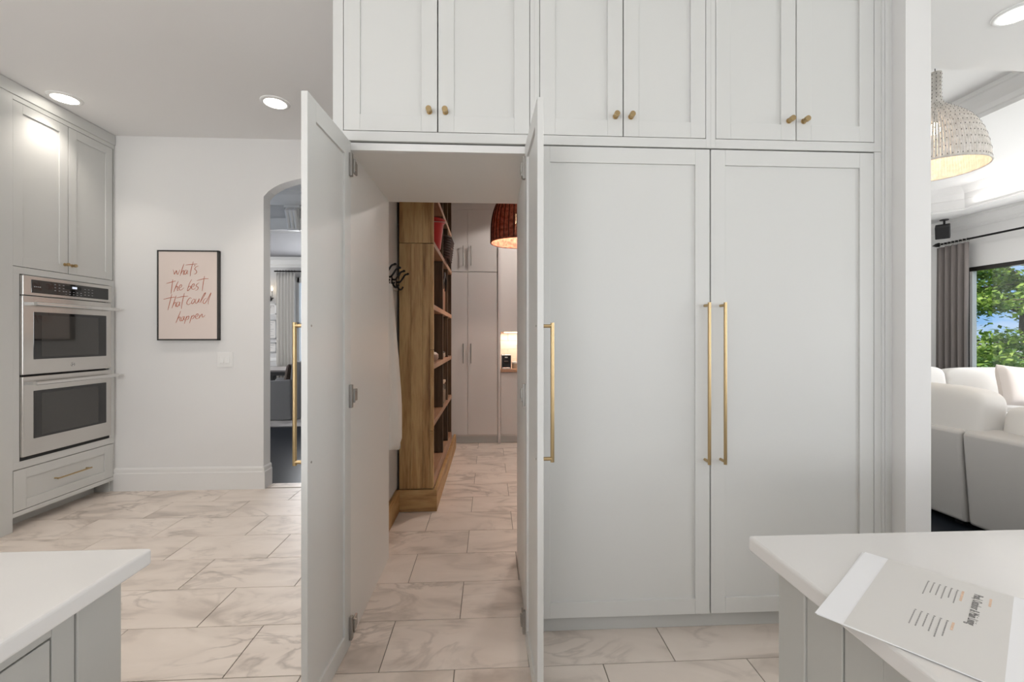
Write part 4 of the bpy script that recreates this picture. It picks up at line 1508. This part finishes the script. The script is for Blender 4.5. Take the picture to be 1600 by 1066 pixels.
def back_panel(y0, y1):
    mb = MB().prism([(3.345, .04), (3.62, .04), (3.60, .70), (3.47, .715), (3.34, .70), (3.30, .69), (3.295, .66)], 'y', y0, y1)
    return mb.build('back_panel', 'sofa', so, bevel=.022, seg=3, smooth='auto')


for y0, y1 in ((-.2, 1.42), (1.43, 2.925), (2.94, 4.42), (4.43, 6.05)):
    back_panel(y0, y1)
bx(3.6, 4.35, .0 - .2, 5.2, .06, .30).build('base', 'sofa', so, bevel=.02)
bx(3.6, 7.2, 5.1, 6.05, .06, .30).build('base', 'sofa', so, bevel=.02)
for y in (0.0, 1.2, 2.4, 3.6):
    bx(3.62, 4.42, y - .2 + .02, y + 1.0 - .02, .305, .47).build('seat_cushion', 'sofac', so, bevel=.04, seg=4, smooth='auto')
for x in (3.65, 4.5, 5.35, 6.2):
    bx(x, x + .84, 4.95 if x > 4.4 else 4.8, 5.68, .305, .47).build('seat_cushion', 'sofac', so, bevel=.04, seg=4, smooth='auto')
bx(3.6, 7.2, 5.74, 6.05, .305, .70).build('back_panel', 'sofa', so, bevel=.022, seg=3, smooth='auto')


def rcush(w, h, t, r=.07):
    mb = MB()
    n = 14
    # superellipsoid-like boxy cushion
    N, Mm = 40, 24
    for j in range(Mm + 1):
        ph = -math.pi / 2 + math.pi * j / Mm
        for i in range(N):
            a = 2 * math.pi * i / N
            f_ = lambda c_, e: math.copysign(abs(c_) ** e, c_)
            cx_ = f_(math.cos(ph), .38)
            mb.v.append((w / 2 * cx_ * f_(math.cos(a), .38), t / 2 * cx_ * f_(math.sin(a), .38), h / 2 * f_(math.sin(ph), .38)))
    for j in range(Mm):
        for i in range(N):
            i2 = (i + 1) % N
            mb.f.append((j * N + i, j * N + i2, (j + 1) * N + i2, (j + 1) * N + i))
    return mb


place(rcush(1.0, .44, .27), MX(3.47, 3.36, .775, R(90), R(6)), 'back_cushion', 'sofac', so)
place(rcush(1.0, .44, .27), MX(3.47, 4.40, .775, R(90), R(6)), 'back_cushion', 'sofac', so)
place(rcush(1.0, .40, .27), MX(3.56, 2.34, .70, R(88), R(8)), 'back_cushion', 'sofac', so)
place(rcush(1.0, .40, .27), MX(3.56, 1.3, .70, R(90), R(8)), 'back_cushion', 'sofac', so)
for x, w, dz in ((4.62, .82, 0), (5.50, .94, .012), (6.46, .96, -.005)):
    place(rcush(w, .50, .26), MX(x, 5.56, .70 + dz, 0, R(-8)), 'back_cushion', 'sofac', so)
for x, y in ((3.45, .0), (3.45, 2.85), (3.45, 3.05), (3.45, 5.9), (6.9, 5.9), (6.9, 5.2), (4.25, 0), (5.2, 5.9)):
    bx(x - .03, x + .03, y - .03, y + .03, -.005, .06).build('leg', 'black', so)
o = place(cushion(.50, .50, .18), MX(6.46, 5.08, .75, R(4), R(-14), R(6)), 'throw_pillow', 'pillow')
tag(o, 'blush beige throw pillow leaning on the sofa', 'pillow')
o = place(cushion(.44, .40, .12), MX(6.99, 5.33, .69, R(-6), R(-12)), 'throw_pillow', 'teal')
tag(o, 'muted teal throw pillow behind the blush one', 'pillow')

lc = thing('living_curtain', (7.22, 6.66, 0), 'taupe velvet curtain on a black rod beside the big window', 'curtain')
drape('cloth', (7.22, 6.30), (7.24, 6.80), .02, 2.79, 5, .052, 'curt', lc, pinch=.3)
MB().cyl((7.22, 1.0, 2.835), (7.22, 6.72, 2.835), .0145, 14).build('rod', 'blackm', lc)
MB().lathe([(.001, -.05), (.03, -.03), (.036, 0), (.02, .03), (.001, .06)], (0, 0, 0), 16)
fb = MB()
for (r0, y0), (r1, y1) in zip(((.015, 6.72), (.034, 6.75), (.03, 6.79), (.012, 6.83)), ((.034, 6.75), (.03, 6.79), (.012, 6.83), (.002, 6.855))):
    fb.cyl((7.22, y0, 2.835), (7.22, y1, 2.835), r0, 14, r1)
fb.build('finial', 'blackm', lc)
for i in range(8):
    y = 6.32 + i * .055
    MB().tube([(7.22 + .026 * math.cos(a), y, 2.828 + .026 * math.sin(a)) for a in [k * math.pi / 6 for k in range(13)]], .0035, 5).build('ring', 'nickel', lc)

sk = thing('wall_speaker', (7.1, 6.62, 2.95), 'small black speaker hung from the ceiling above the curtain', 'speaker')
MB().cyl((7.15, 6.60, 3.188), (7.15, 6.60, 3.199), .055, 20).build('mount_plate', 'black', sk)
MB().cyl((7.15, 6.60, 3.05), (7.15, 6.60, 3.19), .014, 12).build('stem', 'black', sk)
mb = MB().box(-.085, .085, -.07, .07, -.10, .10)
mt = MX(7.07, 6.55, 3.0, R(-50), R(28), 0)
mb.v = [tuple(mt @ Vector(v)) for v in mb.v]
mb.build('body', 'black', sk, bevel=.01)
MB().tube([(7.15, 6.60, 3.06), (7.13, 6.59, 3.035), (7.10, 6.57, 3.02)], .012, 8).build('bracket', 'black', sk)

# ================================================================== OUTDOORS
struct(bx(7.6, 90, -40, 90, -1.3, -1.2).build('ground', 'lawn'))


def tree(name, x, y, h, spread, n, lab, seed, trunk_r=.22, ls=.17, m='leaf', base=-1.2):
    rr = random.Random(seed)
    t = thing(name, (x, y, base), lab, 'tree')
    mb = MB()
    top = base + h
    spine = [(x + rr.uniform(-.15, .15) * i, y + rr.uniform(-.15, .15) * i, base + h * .85 * i / 6) for i in range(7)]
    mb.tube(spine, [trunk_r * (1 - i / 7.5) for i in range(7)], 10)
    cl = []
    for i in range(24):
        k = rr.uniform(1.2, 5.8)
        a0 = Vector(spine[int(k)]).lerp(Vector(spine[min(6, int(k) + 1)]), k % 1)
        az = rr.uniform(0, 2 * math.pi)
        ln = spread * rr.uniform(.5, 1.0) * (1.15 - .09 * k)
        e = a0 + Vector((math.cos(az) * ln, math.sin(az) * ln, rr.uniform(.1, .5) * ln))
        mid = a0.lerp(e, .5) + Vector((0, 0, .12 * ln))
        mb.tube([a0, mid, e], [.05 * trunk_r / .22, .03, .012], 6)
        for q in range(5):
            cl.append((a0.lerp(e, rr.uniform(.45, 1.05)) + Vector((rr.uniform(-.3, .3), rr.uniform(-.3, .3), rr.uniform(-.2, .35))), rr.uniform(.28, .55)))
    mb.build('trunk', 'bark', t, smooth=True)
    mb = MB()
    for i in range(n):
        c, s_ = cl[rr.randrange(len(cl))]
        d = Vector((rr.gauss(0, 1), rr.gauss(0, 1), rr.gauss(0, .7)))
        p = c + d.normalized() * s_ * rr.random() ** .4
        u = Vector((rr.gauss(0, 1), rr.gauss(0, 1), rr.gauss(0, .5))).normalized()
        w_ = u.cross(Vector((rr.gauss(0, .5), rr.gauss(0, .5), 1))).normalized()
        a = ls * rr.uniform(.6, 1.2)
        mb.add([p - u * a * .5, p + w_ * a * .38, p + u * a * .6, p - w_ * a * .38], [(0, 1, 2, 3)])
    mb.build('foliage', m, t, fix=False)['kind'] = 'stuff'


tree('maple_tree', 17.4, 15.9, 8.2, 2.5, 9000, 'large leafy maple tree beyond the living room window', 5)
tree('maple_tree', 22.0, 16.9, 6.8, 2.0, 5000, 'smaller leafy tree right of the gap of sky', 11)
tree('maple_tree', 16.9, 12.0, 7.5, 2.2, 5000, 'leafy tree near the house beyond the window', 23)


def hedge(x, y, w, d, h, n, lab, seed):
    rr = random.Random(seed)
    t = thing('hedge_shrub', (x, y, -1.2), lab, 'shrub', 'light green shrubs below the trees')
    mb = MB()
    for i in range(n):
        u, v = rr.uniform(-1, 1), rr.uniform(0, 2 * math.pi)
        r_ = rr.uniform(.8, 1.05)
        p = Vector((x + w * r_ * math.cos(v) * math.sqrt(1 - u * u), y + d * r_ * math.sin(v) * math.sqrt(1 - u * u), -1.2 + h * .5 + h * .5 * u * r_ + .12 * math.sin(v * 7)))
        a = rr.uniform(.10, .2)
        q = Vector((rr.gauss(0, 1), rr.gauss(0, 1), rr.gauss(0, .6))).normalized()
        w_ = q.cross(Vector((rr.gauss(0, .5), rr.gauss(0, .5), 1))).normalized()
        mb.add([p - q * a * .5, p + w_ * a * .4, p + q * a * .6, p - w_ * a * .4], [(0, 1, 2, 3)])
    mb.build('foliage', 'leaf2', t, fix=False)['kind'] = 'stuff'
    MB().tube([(x, y, -1.2), (x + .05, y, -1.2 + h * .6)], [.08, .03], 8).build('stem', 'bark', t)


for i, (x, y) in enumerate(((13.0, 11.2), (11.2, 12.9), (19.9, 18.6))):
    hedge(x, y, 1.0, 1.0, 2.3 + .12 * (i % 3), 2200, 'rounded light green shrub below the trees outside the window', 40 + i)
